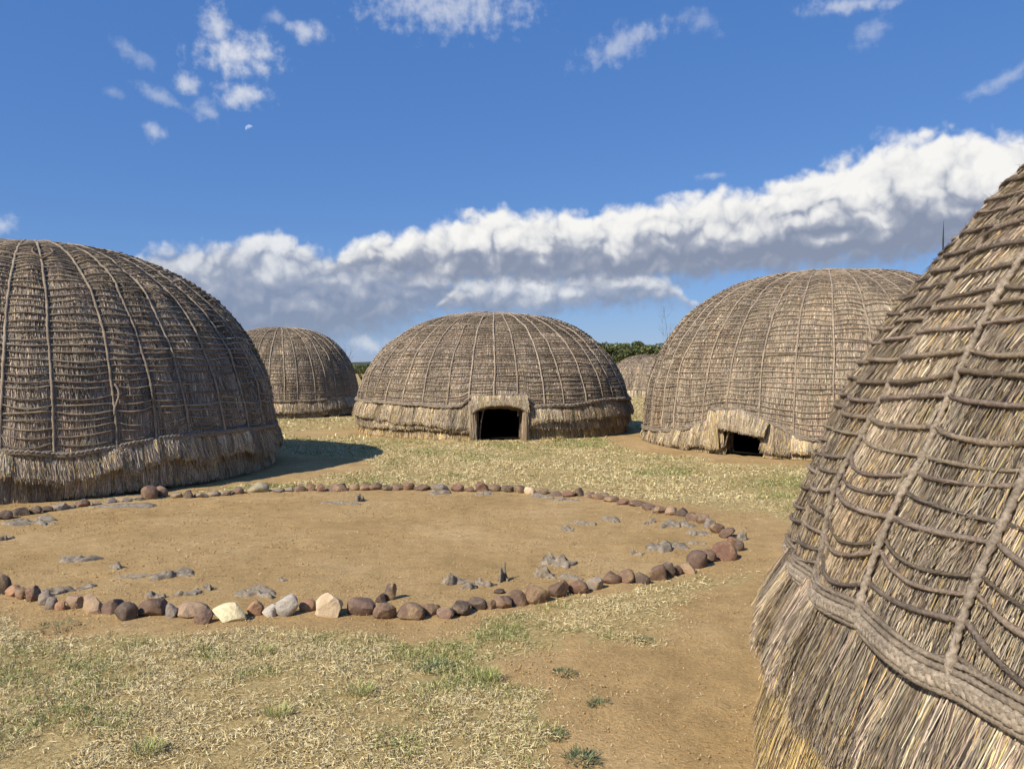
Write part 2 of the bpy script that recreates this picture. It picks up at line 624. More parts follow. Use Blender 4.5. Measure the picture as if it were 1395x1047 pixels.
def ground_material():
    m, t, bs = material('dry_earth_material')
    at = t.n('ShaderNodeAttribute', attribute_name='tint')
    geo = t.n('ShaderNodeNewGeometry').outputs['Position']
    sx = t.n('ShaderNodeSeparateColor')
    t.put(sx.inputs[0], at.outputs['Color'])
    soil = sx.outputs[0]
    n1 = t.noise(geo, 0.9, 5, 0.6)
    n2 = t.noise(geo, 7, 5, 0.65)
    n3 = t.noise(geo, 55, 4, 0.7)
    n4 = t.noise(geo, 160, 3, 0.7)
    dirt = t.ramp(n1, [(0.25, (0.355, 0.235, 0.10)), (0.5, (0.445, 0.298, 0.134)), (0.75, (0.515, 0.362, 0.18))])
    dirt = t.mix(1.0, dirt, t.ramp(n2, [(0.25, (0.78, 0.78, 0.78)), (0.55, (1, 1, 1)), (0.8, (1.14, 1.14, 1.13))]), 'MULTIPLY')
    dirt = t.mix(1.0, dirt, t.ramp(n3, [(0.28, (0.66, 0.64, 0.62)), (0.5, (1, 1, 1)), (0.75, (1.2, 1.2, 1.2))]), 'MULTIPLY')
    lawn = t.ramp(t.noise(geo, 48, 5, 0.75), [(0.28, (0.17, 0.12, 0.05)), (0.5, (0.41, 0.30, 0.13)), (0.72, (0.62, 0.49, 0.24))])
    green = t.ramp(t.noise(geo, 30, 4, 0.7), [(0.3, (0.16, 0.16, 0.065)), (0.7, (0.36, 0.33, 0.15))])
    gpatch = t.smooth(t.m('ADD', t.noise(geo, 0.45, 5, 0.62), t.m('MULTIPLY', t.m('SUBTRACT', n2, 0.5), 0.35)), 0.48, 0.66)
    lawn = t.mix(t.m('MULTIPLY', gpatch, 0.4), lawn, green)
    fac = t.smooth(t.m('ADD', soil, t.m('MULTIPLY', t.m('SUBTRACT', n3, 0.5), 0.9)), 0.3, 0.7)
    c = t.mix(fac, lawn, dirt)
    t.put(bs.inputs['Base Color'], c)
    bs.inputs['Roughness'].default_value = 1.0
    bs.inputs['Specular IOR Level'].default_value = 0.05
    h = t.m('ADD', t.m('ADD', t.m('MULTIPLY', n2, 0.5), t.m('MULTIPLY', n3, 0.35)), t.m('MULTIPLY', n4, 0.15))
    bp = t.n('ShaderNodeBump')
    bp.inputs['Strength'].default_value = 0.85
    bp.inputs['Distance'].default_value = 0.035
    t.put(bp.inputs['Height'], h)
    t.put(bs.inputs['Normal'], bp)
    return m


M_GROUND = ground_material()
g = mesh_obj('ground', np.stack([X, Y, Z], -1).reshape(-1, 3), [grid_faces(len(gx), len(gy))], M_GROUND, tint=np.repeat(S.reshape(-1, 1), 3, 1), smooth=True, kind='structure')
tag(g, 'dry lawn and bare tan earth between the huts')


# far hills
def hills():
    a = np.linspace(math.radians(-75), math.radians(75), 260)
    d = 900.0
    top = 6.5 + 9.0 * fbm(a * 6, 0 * a, 5.0, 5) + 3.0 * fbm(a * 90, 0 * a, 6.0, 3) - 3.0 * np.cos(a * 2 + 0.6)
    rows = []
    for k, (dd, zz) in enumerate(((0, -3.0), (25, 0.55), (60, 0.9), (120, 1.0), (260, 0.7), (420, -0.3))):
        r = d + dd
        z = -3.0 if k == 0 else top * zz + 1.2 * (fbm(a * 160, 0 * a + k, 2.0, 3) - 0.5)
        rows.append(np.stack([np.sin(a) * r, np.cos(a) * r, z + 0 * a], -1))
    V = np.stack(rows, 1)
    m, t, bs = material('far_bush_material')
    geo = t.n('ShaderNodeNewGeometry').outputs['Position']
    c = t.ramp(t.noise(geo, 0.12, 6, 0.7), [(0.3, (0.03, 0.042, 0.03)), (0.5, (0.06, 0.072, 0.045)), (0.75, (0.15, 0.14, 0.08))])
    t.put(bs.inputs['Base Color'], c)
    o = mesh_obj('hills', V.reshape(-1, 3), [grid_faces(260, 6)], m, smooth=True, kind='structure')
    tag(o, 'low bush covered hills on the horizon')


hills()


# ------------------------------------------------------------------ straw tint
def straw_tint(n, palette, weights, rng):
    p = np.array(palette)
    w = np.array(weights, float)
    c = p[rng.choice(len(p), n, p=w / w.sum())]
    return c * rng.uniform(0.7, 1.3, (n, 1)) * (1 + rng.normal(0, 0.04, (n, 3)))


GREY = (0.30, 0.238, 0.175)
BROWN = (0.20, 0.147, 0.10)
DARK = (0.09, 0.066, 0.047)
TAN = (0.42, 0.32, 0.205)
PALE = (0.60, 0.49, 0.335)
GOLD = (0.58, 0.41, 0.155)


def ribbons(p0, p1, p2, wdir, width, bent=True):
    """ribbons of two segments (or one); (n,3) each"""
    n = len(p0)
    w = wdir * width[:, None] * 0.5
    if not bent:
        V = np.stack([p0 - w, p0 + w, p2 - w * 0.6, p2 + w * 0.6], 1)
        return V.reshape(-1, 3), np.arange(n)[:, None] * 4 + np.array([[0, 1, 3, 2]])
    V = np.stack([p0 - w, p0 + w, p1 - w, p1 + w, p2 - w * 0.5, p2 + w * 0.5], 1)
    b = np.arange(n)[:, None] * 6
    F = np.concatenate([b + np.array([[0, 1, 3, 2]]), b + np.array([[2, 3, 5, 4]])])
    return V.reshape(-1, 3), F


def sticks(p0, p1, rad, sides=5, rng=RNG):
    """straight tapered sticks, a joined bundle"""
    parts = []
    for a, b, r in zip(p0, p1, rad):
        mid = (a + b) / 2 + rng.normal(0, 0.008, 3)
        path = np.array([a, a * .98 + b * .02, mid, a * .02 + b * .98, b])
        T = b - a
        s = np.cross(T, [0.31, 0.77, 0.1])
        parts.append(tube(path, np.repeat(s[None], 5, 0), np.array([r, r, r * .95, r * .85, r * .85]), sides))
    return join(parts)


# ------------------------------------------------------------------ huts
class Hut:
    def __init__(self, label, c, R, H, n, nvert, vert0, hem, seed, pal, skirt_pal, door=None, inset=0.0):
        self.c = np.array([c[0], c[1], 0.0])
        self.R, self.H, self.n = R, H, n
        self.a0 = math.atan2(-c[1], -c[0])
        self.rng = np.random.default_rng(seed)
        self.seed = seed
        self.hem_pts = np.radians([h[0] for h in hem]), np.array([h[1] for h in hem])
        self.pal, self.skirt_pal, self.door = pal, skirt_pal, door
        th = np.linspace(math.pi / 2, 0, 1500)
        r = R * np.cos(th).clip(0) ** (2 / n)
        z = H * np.sin(th).clip(0) ** (2 / n)
        s = np.concatenate([[0], np.cumsum(np.hypot(np.diff(r), np.diff(z)))])
        self.tab = s, r, z
        dr, dz = np.gradient(r, s), np.gradient(z, s)
        self.tabn = -dz, dr            # outward normal (radial, up)
        self.smax = s[-1]
        d = 2 * math.pi / nvert
        k = np.arange(nvert + 1)
        self.vphi = -math.pi + (math.radians(vert0) + math.pi) % d - d + k * d + np.concatenate([self.rng.normal(0, 0.12 * d, nvert), [0]])
        self.vphi = np.concatenate([[self.vphi[0] - d], self.vphi, [self.vphi[-1] + d]])
        self.vphi.sort()
        self.root = empty('thatched_hut', (c[0], c[1], 0), label, 'hut', 'grass beehive huts around the stone ring')
        self.bulge = 0.035

    # profile lookups -------------------------------------------------
    def s_of_z(self, z):
        s, r, zz = self.tab
        return np.interp(-np.asarray(z, float), -zz, s)

    def hem(self, phi):
        return np.interp(phi, *self.hem_pts)

    def kc(self, phi):
        return np.interp(phi, self.vphi, np.arange(len(self.vphi)))

    def disp(self, phi, s):
        f = self.kc(phi) % 1.0
        env = np.clip(s / (0.35 * self.smax), 0, 1)
        q = self.bulge * env * (np.abs(np.sin(np.pi * f)) ** 0.7 - 0.6)
        big = 0.17 * (fbm(np.cos(phi) * 2.2 + self.seed, np.sin(phi) * 2.2, s * 0.55, 3) - 0.5)
        mid = 0.07 * (fbm(np.cos(phi) * 9 + self.seed, np.sin(phi) * 9, s * 2.0, 2) - 0.5)
        return q + big * env + mid * env

    def P(self, phi, s, off=0.0, local=True):
        st, rt, zt = self.tab
        s = np.clip(s, 0, self.smax)
        r, z = np.interp(s, st, rt), np.interp(s, st, zt)
        nr, nz = np.interp(s, st, self.tabn[0]), np.interp(s, st, self.tabn[1])
        l = np.hypot(nr, nz) + 1e-9
        nr, nz = nr / l, nz / l
        d = self.disp(phi, s) + off
        a = self.a0 + phi
        ca, sa = np.cos(a), np.sin(a)
        p = np.stack([(r + nr * d) * ca, (r + nr * d) * sa, z + nz * d], -1)
        n = np.stack([nr * ca, nr * sa, nz], -1)
        return p, n

    def in_door(self, phi, z, pad=0.0):
        if not self.door:
            return np.zeros(np.shape(phi), bool)
        p0, p1, top = self.door
        w = pad / self.R
        return (phi > p0 - w) & (phi < p1 + w) & (z < top + pad)

    # parts -----------------------------------------------------------
    def dome(self, count, width, length, arc, lo=None, bent=False):
        lo = -arc if lo is None else lo
        nph, ns = 181, 45
        ph = np.linspace(-math.pi, math.pi, nph)
        if self.door:
            ph = np.sort(np.concatenate([ph, [self.door[0], self.door[1]]]))
            nph = len(ph)
        sv = np.linspace(0, 1, ns) ** 0.9 * self.smax
        if self.door:
            sv = np.sort(np.concatenate([sv, [float(self.s_of_z(self.door[2]))]]))
            ns = len(sv)
        PH, SV = np.meshgrid(ph, sv, indexing='ij')
        tuck = 0.13 * sstep(SV - self.s_of_z(self.hem(PH)), 0.0, 0.10)      # the wall under the skirts stands back
        p, _ = self.P(PH, SV, -0.02 - tuck)
        keep = None
        if self.door:
            pc = (PH[:-1, :-1] + PH[1:, 1:]) / 2
            zc = np.interp((SV[:-1, :-1] + SV[1:, 1:]) / 2, self.tab[0], self.tab[2])
            keep = ~self.in_door(pc, zc)
        # the skin has thickness: an inner face 10 cm behind the outer one
        q, _ = self.P(PH, SV, -0.12 - tuck)
        f = grid_faces(nph, ns, keep)
        V = np.concatenate([p.reshape(-1, 3), q.reshape(-1, 3)])
        if self.door:
            dome = mesh_obj('thatch_dome', V, [f, f[:, ::-1] + nph * ns], M_SHELL, self.root, smooth=True)
        else:
            dome = mesh_obj('thatch_dome', p.reshape(-1, 3), [f], M_SHELL, self.root, smooth=True)
        # straw lying on it
        rng = self.rng
        n = count
        phi = rng.uniform(lo, arc, n)
        hem_s = self.s_of_z(self.hem(phi))
        u = np.sqrt(rng.uniform(0, 1, n)) * 1.03
        s0 = u * hem_s - length * 0.6
        s0 = np.maximum(s0, 0.0)
        L = length * rng.uniform(0.55, 1.25, n)
        tilt = rng.normal(0, 0.13, n) + 0.25 * (fbm(phi * 14 + self.seed, s0 * 3.0, 7.0, 2) - 0.5)
        over = rng.uniform(0.0, 0.035, n)
        s2 = np.minimum(s0 + L, hem_s + over)
        s1 = (s0 + s2) / 2
        rad = np.maximum(np.interp(s1, self.tab[0], self.tab[1]), 0.25)
        dphi = np.tan(tilt) * (s2 - s0) / rad
        lay = rng.uniform(0.0, 0.018, n)
        a, na = self.P(phi, s0, lay - 0.018)
        b, nb = self.P(phi + dphi * 0.5, s1, lay + rng.normal(0, 0.003, n))
        c, nc = self.P(phi + dphi, s2, lay + 0.003 + np.abs(rng.normal(0, 0.006, n)))
        ok = ~self.in_door(phi + dphi, c[:, 2], -0.02) & ~self.in_door(phi, b[:, 2], -0.02)
        T = c - a
        W = np.cross(nb, T)
        W /= np.linalg.norm(W, axis=1, keepdims=True) + 1e-9
        roll = rng.normal(0, 0.38, n)
        W = W * np.cos(roll)[:, None] + nb * np.sin(roll)[:, None]
        t = straw_tint(n, *self.pal, rng)
        # weathering differs from patch to patch, streaky down the slope
        pat = fbm(phi * 9 + self.seed, s1 * 0.9, 1.0, 3)
        st = fbm(phi * 60, s1 * 1.2, 2.0, 2)
        t *= (0.52 + 0.96 * pat)[:, None] * (0.72 + 0.56 * st)[:, None]
        warm = np.clip((fbm(phi * 7, s1 * 1.6, 11.0, 3) - 0.5) * 2.2, 0, 1)[:, None]
        t = t * (1 - warm) + t * np.array([1.12, 1.03, 0.88]) * warm
        V, F = ribbons(a[ok], b[ok], c[ok], W[ok], (width * rng.uniform(0.6, 1.4, n))[ok], bent)
        mesh_obj('straw', V, [F], M_STRAW, dome, tint=np.repeat(t[ok], 6 if bent else 4, 0), kind='stuff')

    def ropes(self, rows, r_h, r_v, arc, step=0.05, sag=0.03, sides=6, lobes=3, s_top=0.35, knots=0.35, tint_h=(0.17, 0.135, 0.1), tint_v=(0.27, 0.215, 0.155), arc_lo=None, vstep=0.8, drop=0.06, fuzz=0, jit=0.015):
        rng = self.rng
        lo = -arc if arc_lo is None else arc_lo
        nk = len(self.vphi)
        jr = rng.normal(0, jit, (rows + 1, nk + 1))
        js = rng.uniform(0.3, 1.7, (rows + 1, nk + 1))
        lost = rng.uniform(0, 1, (rows + 1, nk + 1)) < drop
        wob = rng.uniform(0, 100)
        hm = float(np.median(self.hem(np.linspace(lo, arc, 200))))
        s_hm = float(self.s_of_z(hm))
        gaps = rng.uniform(0.72, 1.35, rows)
        gaps[:2] *= 0.6
        lev = s_hm - np.cumsum(gaps) / gaps.sum() * (s_hm - s_top)

        def row_s(k, phi):
            f = self.kc(phi)
            i = np.clip(np.floor(f).astype(int), 0, nk - 1)
            fr = f - i
            hs = self.s_of_z(self.hem(phi)) - s_hm
            s = lev[k] + hs * math.exp(-(k + 1) / 4.5)
            s = s + jr[k, i] * (1 - fr) + jr[k, np.minimum(i + 1, nk)] * fr
            damp = np.clip(lev[k] / s_hm, 0.15, 1) ** 1.6
            return s + sag * js[k, i] * damp * 4 * fr * (1 - fr)

        for k in range(rows):
            rad = max(0.4, float(np.interp(lev[k], self.tab[0], self.tab[1])))
            m = max(40, int((arc - lo) * rad / step))
            phi = np.linspace(lo, arc, m)
            s = row_s(k, phi)
            z = np.interp(s, self.tab[0], self.tab[2])
            gone = lost[k, np.clip(np.floor(self.kc(phi)).astype(int), 0, nk)]     # here the rope has slipped under the straw
            p, nn = self.P(phi, s, np.where(gone, -0.06, r_h * 0.9 + 0.020 + 0.012 * (fbm(phi * 30, k * 3.3, wob, 2) - 0.4)))
            rr = r_h * rng.uniform(0.75, 1.2) * (0.75 + 0.5 * fbm(phi * 50, k * 1.7, 2.0, 2))
            V, F = tube(p, nn, rr, sides, lobes, r_h * 3.2, 0.34)
            c = np.array(tint_h) * rng.uniform(0.65, 1.3) * np.array([1, rng.uniform(.96, 1.02), rng.uniform(.9, 1.05)])
            vv = c[None] * np.repeat(0.6 + 0.8 * fbm(phi * 40, k * 9.1, 4.0, 2), sides)[:, None]
            fs = [F]
            if fuzz:
                V, fs, vv = self.fray(V, F, p, nn, r_h, vv, fuzz, c)
            mesh_obj('horizontal_rope', V, fs, M_ROPE, self.root, tint=vv, smooth=True)
        for k, pv in enumerate(self.vphi):
            if pv < lo - 0.02 or pv > arc + 0.02:
                continue
            he = float(self.s_of_z(self.hem(pv)))
            m = max(30, int((he - 0.12) / (step * vstep)))
            s = np.linspace(0.12, he + 0.03, m)
            rad = np.maximum(np.interp(s, self.tab[0], self.tab[1]), 0.3)
            phi = pv + 0.045 * (fbm(s * 1.6, 0 * s + k * 7.7, self.seed, 2) - 0.5) / rad * 1.0
            p, nn = self.P(phi, s, r_v * 0.9 + 0.024)
            rr = np.full(m, r_v)
            kn = np.zeros(m)
            for q in range(rows):
                sq = float(row_s(q, np.array([pv]))[0])
                kn += np.exp(-((s - sq) / (r_v * 1.5)) ** 2)
            rr = rr * (0.85 + knots * np.minimum(kn, 1.3)) * (0.85 + 0.3 * fbm(s * 25, 0 * s + k, 3.0, 2))
            V, F = tube(p, nn, rr, sides + 1, (2 if lobes else 0), r_v * 2.9, 0.32)
            c = np.array(tint_v) * rng.uniform(0.8, 1.2)
            vv = c[None] * np.repeat(0.65 + 0.7 * fbm(s * 18, 0 * s + k * 3.1, 5.0, 2), sides + 1)[:, None]
            fs = [F]
            if fuzz:
                V, fs, vv = self.fray(V, F, p, nn, r_v, vv, fuzz, c)
            mesh_obj('vertical_rope', V, fs, M_ROPE, self.root, tint=vv, smooth=True)

    def fray(self, V, F, p, nn, r, vv, dens, c):
        """loose grass ends standing off a rope"""
        rng = self.rng
        L = np.linalg.norm(np.diff(p, axis=0), axis=1).sum()
        n = int(L * dens)
        i = rng.integers(1, len(p) - 1, n)
        T = p[np.minimum(i + 1, len(p) - 1)] - p[i - 1]
        T /= np.linalg.norm(T, axis=1, keepdims=True) + 1e-9
        B = np.cross(T, nn[i])
        a = rng.uniform(-1.9, 1.9, n)
        o = nn[i] * np.cos(a)[:, None] + B * np.sin(a)[:, None]
        p0 = p[i] + o * r * 0.85
        ln = rng.uniform(0.008, 0.035, n)[:, None]
        p1 = p0 + ln * (T * rng.choice([-1, 1], n)[:, None] + o * rng.uniform(0.1, 0.6, n)[:, None] + rng.normal(0, .2, (n, 3)))
        w = np.cross(T, o) * rng.uniform(0.0006, 0.0013, n)[:, None]
        W = np.stack([p0 - w, p0 + w, p1], 1).reshape(-1, 3)
        f2 = len(V) + np.arange(3 * n).reshape(-1, 3)
        t2 = np.repeat(c[None] * rng.uniform(0.8, 1.9, (n, 1)), 3, 0)
        return np.concatenate([V, W]), [F, f2], np.concatenate([vv, t2])

    def hem_rope(self, rad, arc, strands=3, step=0.03, sides=6, spread=1.6, offs=(0.0,), lo=None, tint=(0.25, 0.2, 0.145), fuzz=0):
        lo = -arc if lo is None else lo
        m = int((arc - lo) * self.R / step)
        phi = np.linspace(lo, arc, m)
        L = (phi - lo) * self.R
        for oi, o in enumerate(offs):
            parts, vv = [], []
            wav = 0.045 * (fbm(phi * 8, 0 * phi + oi, self.seed, 2) - 0.5)
            for q in range(strands):
                w = 2 * np.pi * (L / (rad * 9) + q / strands)
                hs = self.s_of_z(self.hem(phi)) + o + wav + np.sin(w) * rad * spread * (strands > 1)
                p, nn = self.P(phi, hs, rad + 0.025 + np.sin(2 * w) * rad * 0.5 * (strands > 1))
                V, F = tube(p, nn, rad * (0.85 + 0.3 * fbm(phi * 60, q * 5.0, 1.0, 2)), sides, 2, rad * 3.0, 0.32)
                parts.append((V, F))
                vv.append(np.repeat(0.72 + 0.55 * fbm(phi * 45, q * 3.0 + oi, 9.0, 2), sides))
            V, F = join(parts)
            fs, vv = [F], np.array(tint)[None] * np.concatenate(vv)[:, None]
            if fuzz:
                V, fs, vv = self.fray(V, F, p, nn, rad, vv, fuzz, np.array(tint))
            mesh_obj('hem_rope', V, fs, M_ROPE, self.root, tint=vv, smooth=True)

    def skirt(self, ztop, zbot, r0, r1, count, width, length, arc, thick=0.16, clump=0.2, jag=0.05, pal=None, pad=0.0, step=0.06, lo=None, bent=False):
        """one layer of hanging thatch; ztop/zbot are functions of phi, r0/r1 offsets from the wall"""
        rng = self.rng
        lo = -arc if lo is None else lo
        pal = pal or self.skirt_pal
        sd = rng.uniform(0, 50)

        def cl(phi):
            x = phi * self.R / clump + 1.3 * fbm(phi * 6, 0 * phi, sd, 2)
            i = np.floor(x)
            e = np.minimum(x - i, 1 - (x - i))
            return hash3(i.astype(int), (i * 0).astype(int), (i * 0 + sd).astype(int)), sstep(e, 0.0, 0.14)

        def geo(phi, t, off=0.0):
            h, e = cl(phi)
            zb = zbot(phi) + jag * (h - 0.5) + 0.5 * jag * (fbm(phi * 25, 0 * phi, sd, 3) - 0.5)
            zt = ztop(phi)
            t_ = t ** 1.0
            bow = 4 * t * (1 - t) * 0.02
            nr = 0.05 * (fbm(phi * 7, 0 * phi, sd + 4, 3) - 0.5) + 0.015 * (h - 0.5) + 0.012 * (e - 1) * t
            st, rt, zz = self.tab
            base_r = np.interp(-np.clip(zt, 0, None), -zz, rt)
            r = base_r + r0 + (r1 - r0) * t_ + bow + nr + off
            z = zt + (zb - zt) * t
            a = self.a0 + phi
            return np.stack([r * np.cos(a), r * np.sin(a), z], -1)

        m = max(60, int((arc - lo) * self.R / step))
        ph = np.linspace(lo, arc, m)
        if self.door:
            ph = np.sort(np.concatenate([ph, [self.door[0] - pad / self.R, self.door[1] + pad / self.R]]))
            m = len(ph)
        rowsV = [geo(ph, 0 * ph + t, -0.012) for t in (0.0, 0.33, 0.66, 0.97)]
        inner = geo(ph, 0 * ph + 0.97, -thick)
        innert = geo(ph, 0 * ph + 0.0, -thick)
        V = np.stack(rowsV + [inner, innert], 1)
        keep = None
        if self.door:
            pc = (ph[1:] + ph[:-1]) / 2
            k1 = ~((pc > self.door[0] - pad / self.R) & (pc < self.door[1] + pad / self.R))
            keep = np.repeat(k1[:, None], 5, 1)
        sk = mesh_obj('thatch_skirt', V.reshape(-1, 3), [grid_faces(m, 6, keep)], M_SHELL, self.root, smooth=True)
        n = count
        phi = rng.uniform(lo, arc, n)
        if self.door:
            phi = phi[~((phi > self.door[0] - pad / self.R) & (phi < self.door[1] + pad / self.R))]
            n = len(phi)
        t0 = rng.uniform(-0.1, 0.85, n)
        hgt = np.maximum(ztop(phi) - zbot(phi), 0.06)
        dt = length / hgt * rng.uniform(0.5, 1.2, n)
        t2 = np.minimum(t0 + dt, 1.0 + np.abs(rng.normal(0, 0.035 / hgt, n)))
        tilt = rng.normal(0, 0.10, n) + 0.35 * (fbm(phi * 18, 0 * phi, sd + 9, 2) - 0.5)
        dphi = np.tan(tilt) * (t2 - t0) * hgt / self.R
        lay = rng.uniform(0, 0.022, n)
        a = geo(phi, np.maximum(t0, 0), lay - 0.008)
        b = geo(phi + dphi / 2, (np.maximum(t0, 0) + t2) / 2, lay)
        c = geo(phi + dphi, t2, lay + np.abs(rng.normal(0, 0.012, n)))
        c[:, 2] = np.maximum(c[:, 2], 0.006)
        an = self.a0 + phi
        N = np.stack([np.cos(an), np.sin(an), 0.2 + 0 * an], -1)
        W = np.cross(N, c - a)
        W /= np.linalg.norm(W, axis=1, keepdims=True) + 1e-9
        roll = rng.normal(0, 0.38, n)
        W = W * np.cos(roll)[:, None] + N * np.sin(roll)[:, None]
        h, e = cl(phi)
        tint = straw_tint(n, *pal, rng) * (0.72 + 0.5 * h)[:, None] * (0.6 + 0.4 * e)[:, None] * (0.6 + 0.8 * fbm(phi * 30, t0, sd, 2))[:, None]
        V, F = ribbons(a, b, c, W, width * rng.uniform(0.6, 1.4, n), bent)
        mesh_obj('straw', V, [F], M_STRAW, sk, tint=np.repeat(tint, 6 if bent else 4, 0), kind='stuff')

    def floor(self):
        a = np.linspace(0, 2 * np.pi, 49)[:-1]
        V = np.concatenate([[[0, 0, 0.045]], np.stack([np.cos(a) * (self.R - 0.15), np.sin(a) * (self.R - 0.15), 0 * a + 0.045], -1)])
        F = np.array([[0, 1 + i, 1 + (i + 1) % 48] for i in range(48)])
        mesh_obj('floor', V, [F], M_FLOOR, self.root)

    def local(self, phi, out, z):
        a = self.a0 + phi
        r = self.R + out
        return np.array([r * math.cos(a), r * math.sin(a), z])


const = lambda v: (lambda phi: np.full(np.shape(phi), float(v)))
pts = lambda *q: (lambda phi: np.interp(phi, np.radians([a for a, b in q]), [b for a, b in q]))

DOME_GREY = ([GREY, BROWN, DARK, TAN, PALE], [6, 2.2, 0.6, 3.6, 0.9])
DOME_TAN = ([GREY, BROWN, DARK, TAN, PALE], [6.5, 1.8, 0.5, 3.6, 1.0])
DOME_NEAR = ([GREY, BROWN, DARK, TAN, PALE, GOLD], [5, 1.0, 0.25, 4.4, 2.8, 0.9])
SK_TAN = ([GREY, BROWN, TAN, PALE, GOLD], [1.6, 0.8, 4, 2.4, 1.5])
SK_GOLD = ([GREY, BROWN, TAN, PALE, GOLD, DARK], [1.0, 0.9, 2.4, 1.5, 6.5, 0.3])
SK_GREY = ([GREY, BROWN, DARK, TAN, PALE, GOLD], [3.4, 1.1, 0.4, 3.8, 2.2, 0.8])

R_ = math.radians

# --- the hut whose flank fills the right edge
h = Hut('large thatched hut flank cut off by the right edge, thick sagging ropes', (4.0, 2.3), 3.05, 3.21, 2.04, 38, -30.2,
        [(-180, .8), (-60, .78), (-44, .80), (-37, .82), (-30, .86), (-25, .85), (-20, .85), (-16, .83), (10, .8), (180, .8)], 3, DOME_NEAR, SK_TAN)
h.bulge = 0.03
h.dome(185000, 0.0031, 0.30, R_(6), lo=R_(-76))
h.ropes(50, 0.0066, 0.0098, R_(8), step=0.0095, sag=0.036, jit=0.010, sides=9, lobes=2, knots=0.34, drop=0.04, fuzz=110, tint_h=(0.215, 0.168, 0.122), tint_v=(0.31, 0.25, 0.185), arc_lo=R_(-78))
h.hem_rope(0.0088, R_(8), 3, 0.009, 9, 1.3, offs=(0.010,), lo=R_(-78), tint=(0.34, 0.275, 0.2), fuzz=160)
for hem_off, hem_r in ((-0.018, 0.0075), (-0.036, 0.0068), (0.036, 0.0068)):
    h.hem_rope(hem_r, R_(8), 1, 0.009, 9, 0, offs=(hem_off,), lo=R_(-78), tint=(0.27, 0.215, 0.155), fuzz=110)
h.skirt(lambda p: h.hem(p) + 0.02, pts((-180, .48), (-70, .48), (-45, .49), (-30, .52), (-15, .53), (180, .5)), -0.005, 0.115, 90000, 0.0031, 0.33, R_(8), jag=0.06, pal=SK_GREY, lo=R_(-80), thick=0.12, clump=0.22)
h.skirt(pts((-180, .62), (180, .62)), const(0.0), -0.075, 0.075, 72000, 0.0033, 0.38, R_(8), jag=0.04, pal=SK_GOLD, lo=R_(-80), thick=0.14)

# --- left
h = Hut('tall dark thatched hut behind the left side of the stone ring', (-7.68, 12.37), 3.71, 3.54, 2.4, 40, 4.6,
        [(-180, .62), (-5, .62), (5, .55), (14, .60), (22.6, .67), (36.5, .70), (62, .66), (100, .65), (180, .62)], 11, DOME_GREY, SK_TAN)
h.bulge = 0.045
h.dome(95000, 0.0085, 0.5, R_(105), lo=R_(-50))
h.ropes(53, 0.0095, 0.0165, R_(98), arc_lo=R_(-45), step=0.05, sag=0.045, sides=5, tint_h=(0.25, 0.2, 0.148), tint_v=(0.31, 0.25, 0.18))
h.hem_rope(0.017, R_(105), 3, 0.03, 6, 1.4)
h.skirt(lambda p: h.hem(p) + 0.02, pts((-180, .36), (-5, .36), (8, .28), (14, .34), (23, .40), (35, .42), (57, .31), (70, .36), (180, .36)), 0.02, 0.10, 38000, 0.0085, 0.36, R_(100), clump=0.28, jag=0.11)
h.skirt(pts((-180, .44), (180, .46)), pts((-180, .04), (10, .05), (30, .07), (60, .04), (180, .04)), -0.08, -0.02, 24000, 0.0085, 0.3, R_(100), clump=0.2, jag=0.05)
# a rope end hanging loose and a small ring of twisted grass left on the thatch
s = np.linspace(0, 0.42, 40)
p, nn = h.P(R_(14.5) + 0.01 * np.sin(s * 12), h.s_of_z(1.42) + s, 0.05)
V, F = tube(p, nn, 0.014, 7, 3, 0.04)
mesh_obj('loose_rope', V, [F], M_ROPE, h.root, tint=np.tile([[0.25, 0.2, 0.15]], (len(V), 1)), smooth=True)
a = np.linspace(-0.6, 4.0, 40)
p, nn = h.P(R_(3.5) + 0.13 * np.cos(a) / 2.2, h.s_of_z(3.18) + 0.2 * np.sin(a), 0.06)
V, F = tube(p, nn, 0.011, 7, 3, 0.04)
mesh_obj('rope_loop', V, [F], M_ROPE, h.root, tint=np.tile([[0.2, 0.155, 0.11]], (len(V), 1)), smooth=True)

# --- back left
h = Hut('distant thatched hut between the left hut and the middle hut', (-8.3, 27.75), 2.80, 3.06, 2.4, 36, 1.2,
        [(-180, .56), (20, .56), (43, .65), (60, .62), (180, .56)], 19, DOME_GREY, SK_TAN)
h.dome(40000, 0.013, 0.5, R_(105))
h.ropes(45, 0.0105, 0.018, R_(98), step=0.10, sag=0.02, sides=4, lobes=0, tint_v=(0.31, 0.25, 0.18), tint_h=(0.24, 0.19, 0.14))
h.hem_rope(0.022, R_(100), 2, 0.06, 5, 1.2)
h.skirt(lambda p: h.hem(p) + 0.02, pts((-180, .22), (0, .23), (25, .27), (45, .34), (60, .34), (180, .28)), 0.02, 0.15, 12000, 0.015, 0.32, R_(100), clump=0.2, jag=0.04)
h.skirt(const(0.28), pts((-180, .04), (20, .05), (30, .12), (180, .12)), -0.05, 0.04, 8000, 0.015, 0.25, R_(100), clump=0.25, jag=0.03)

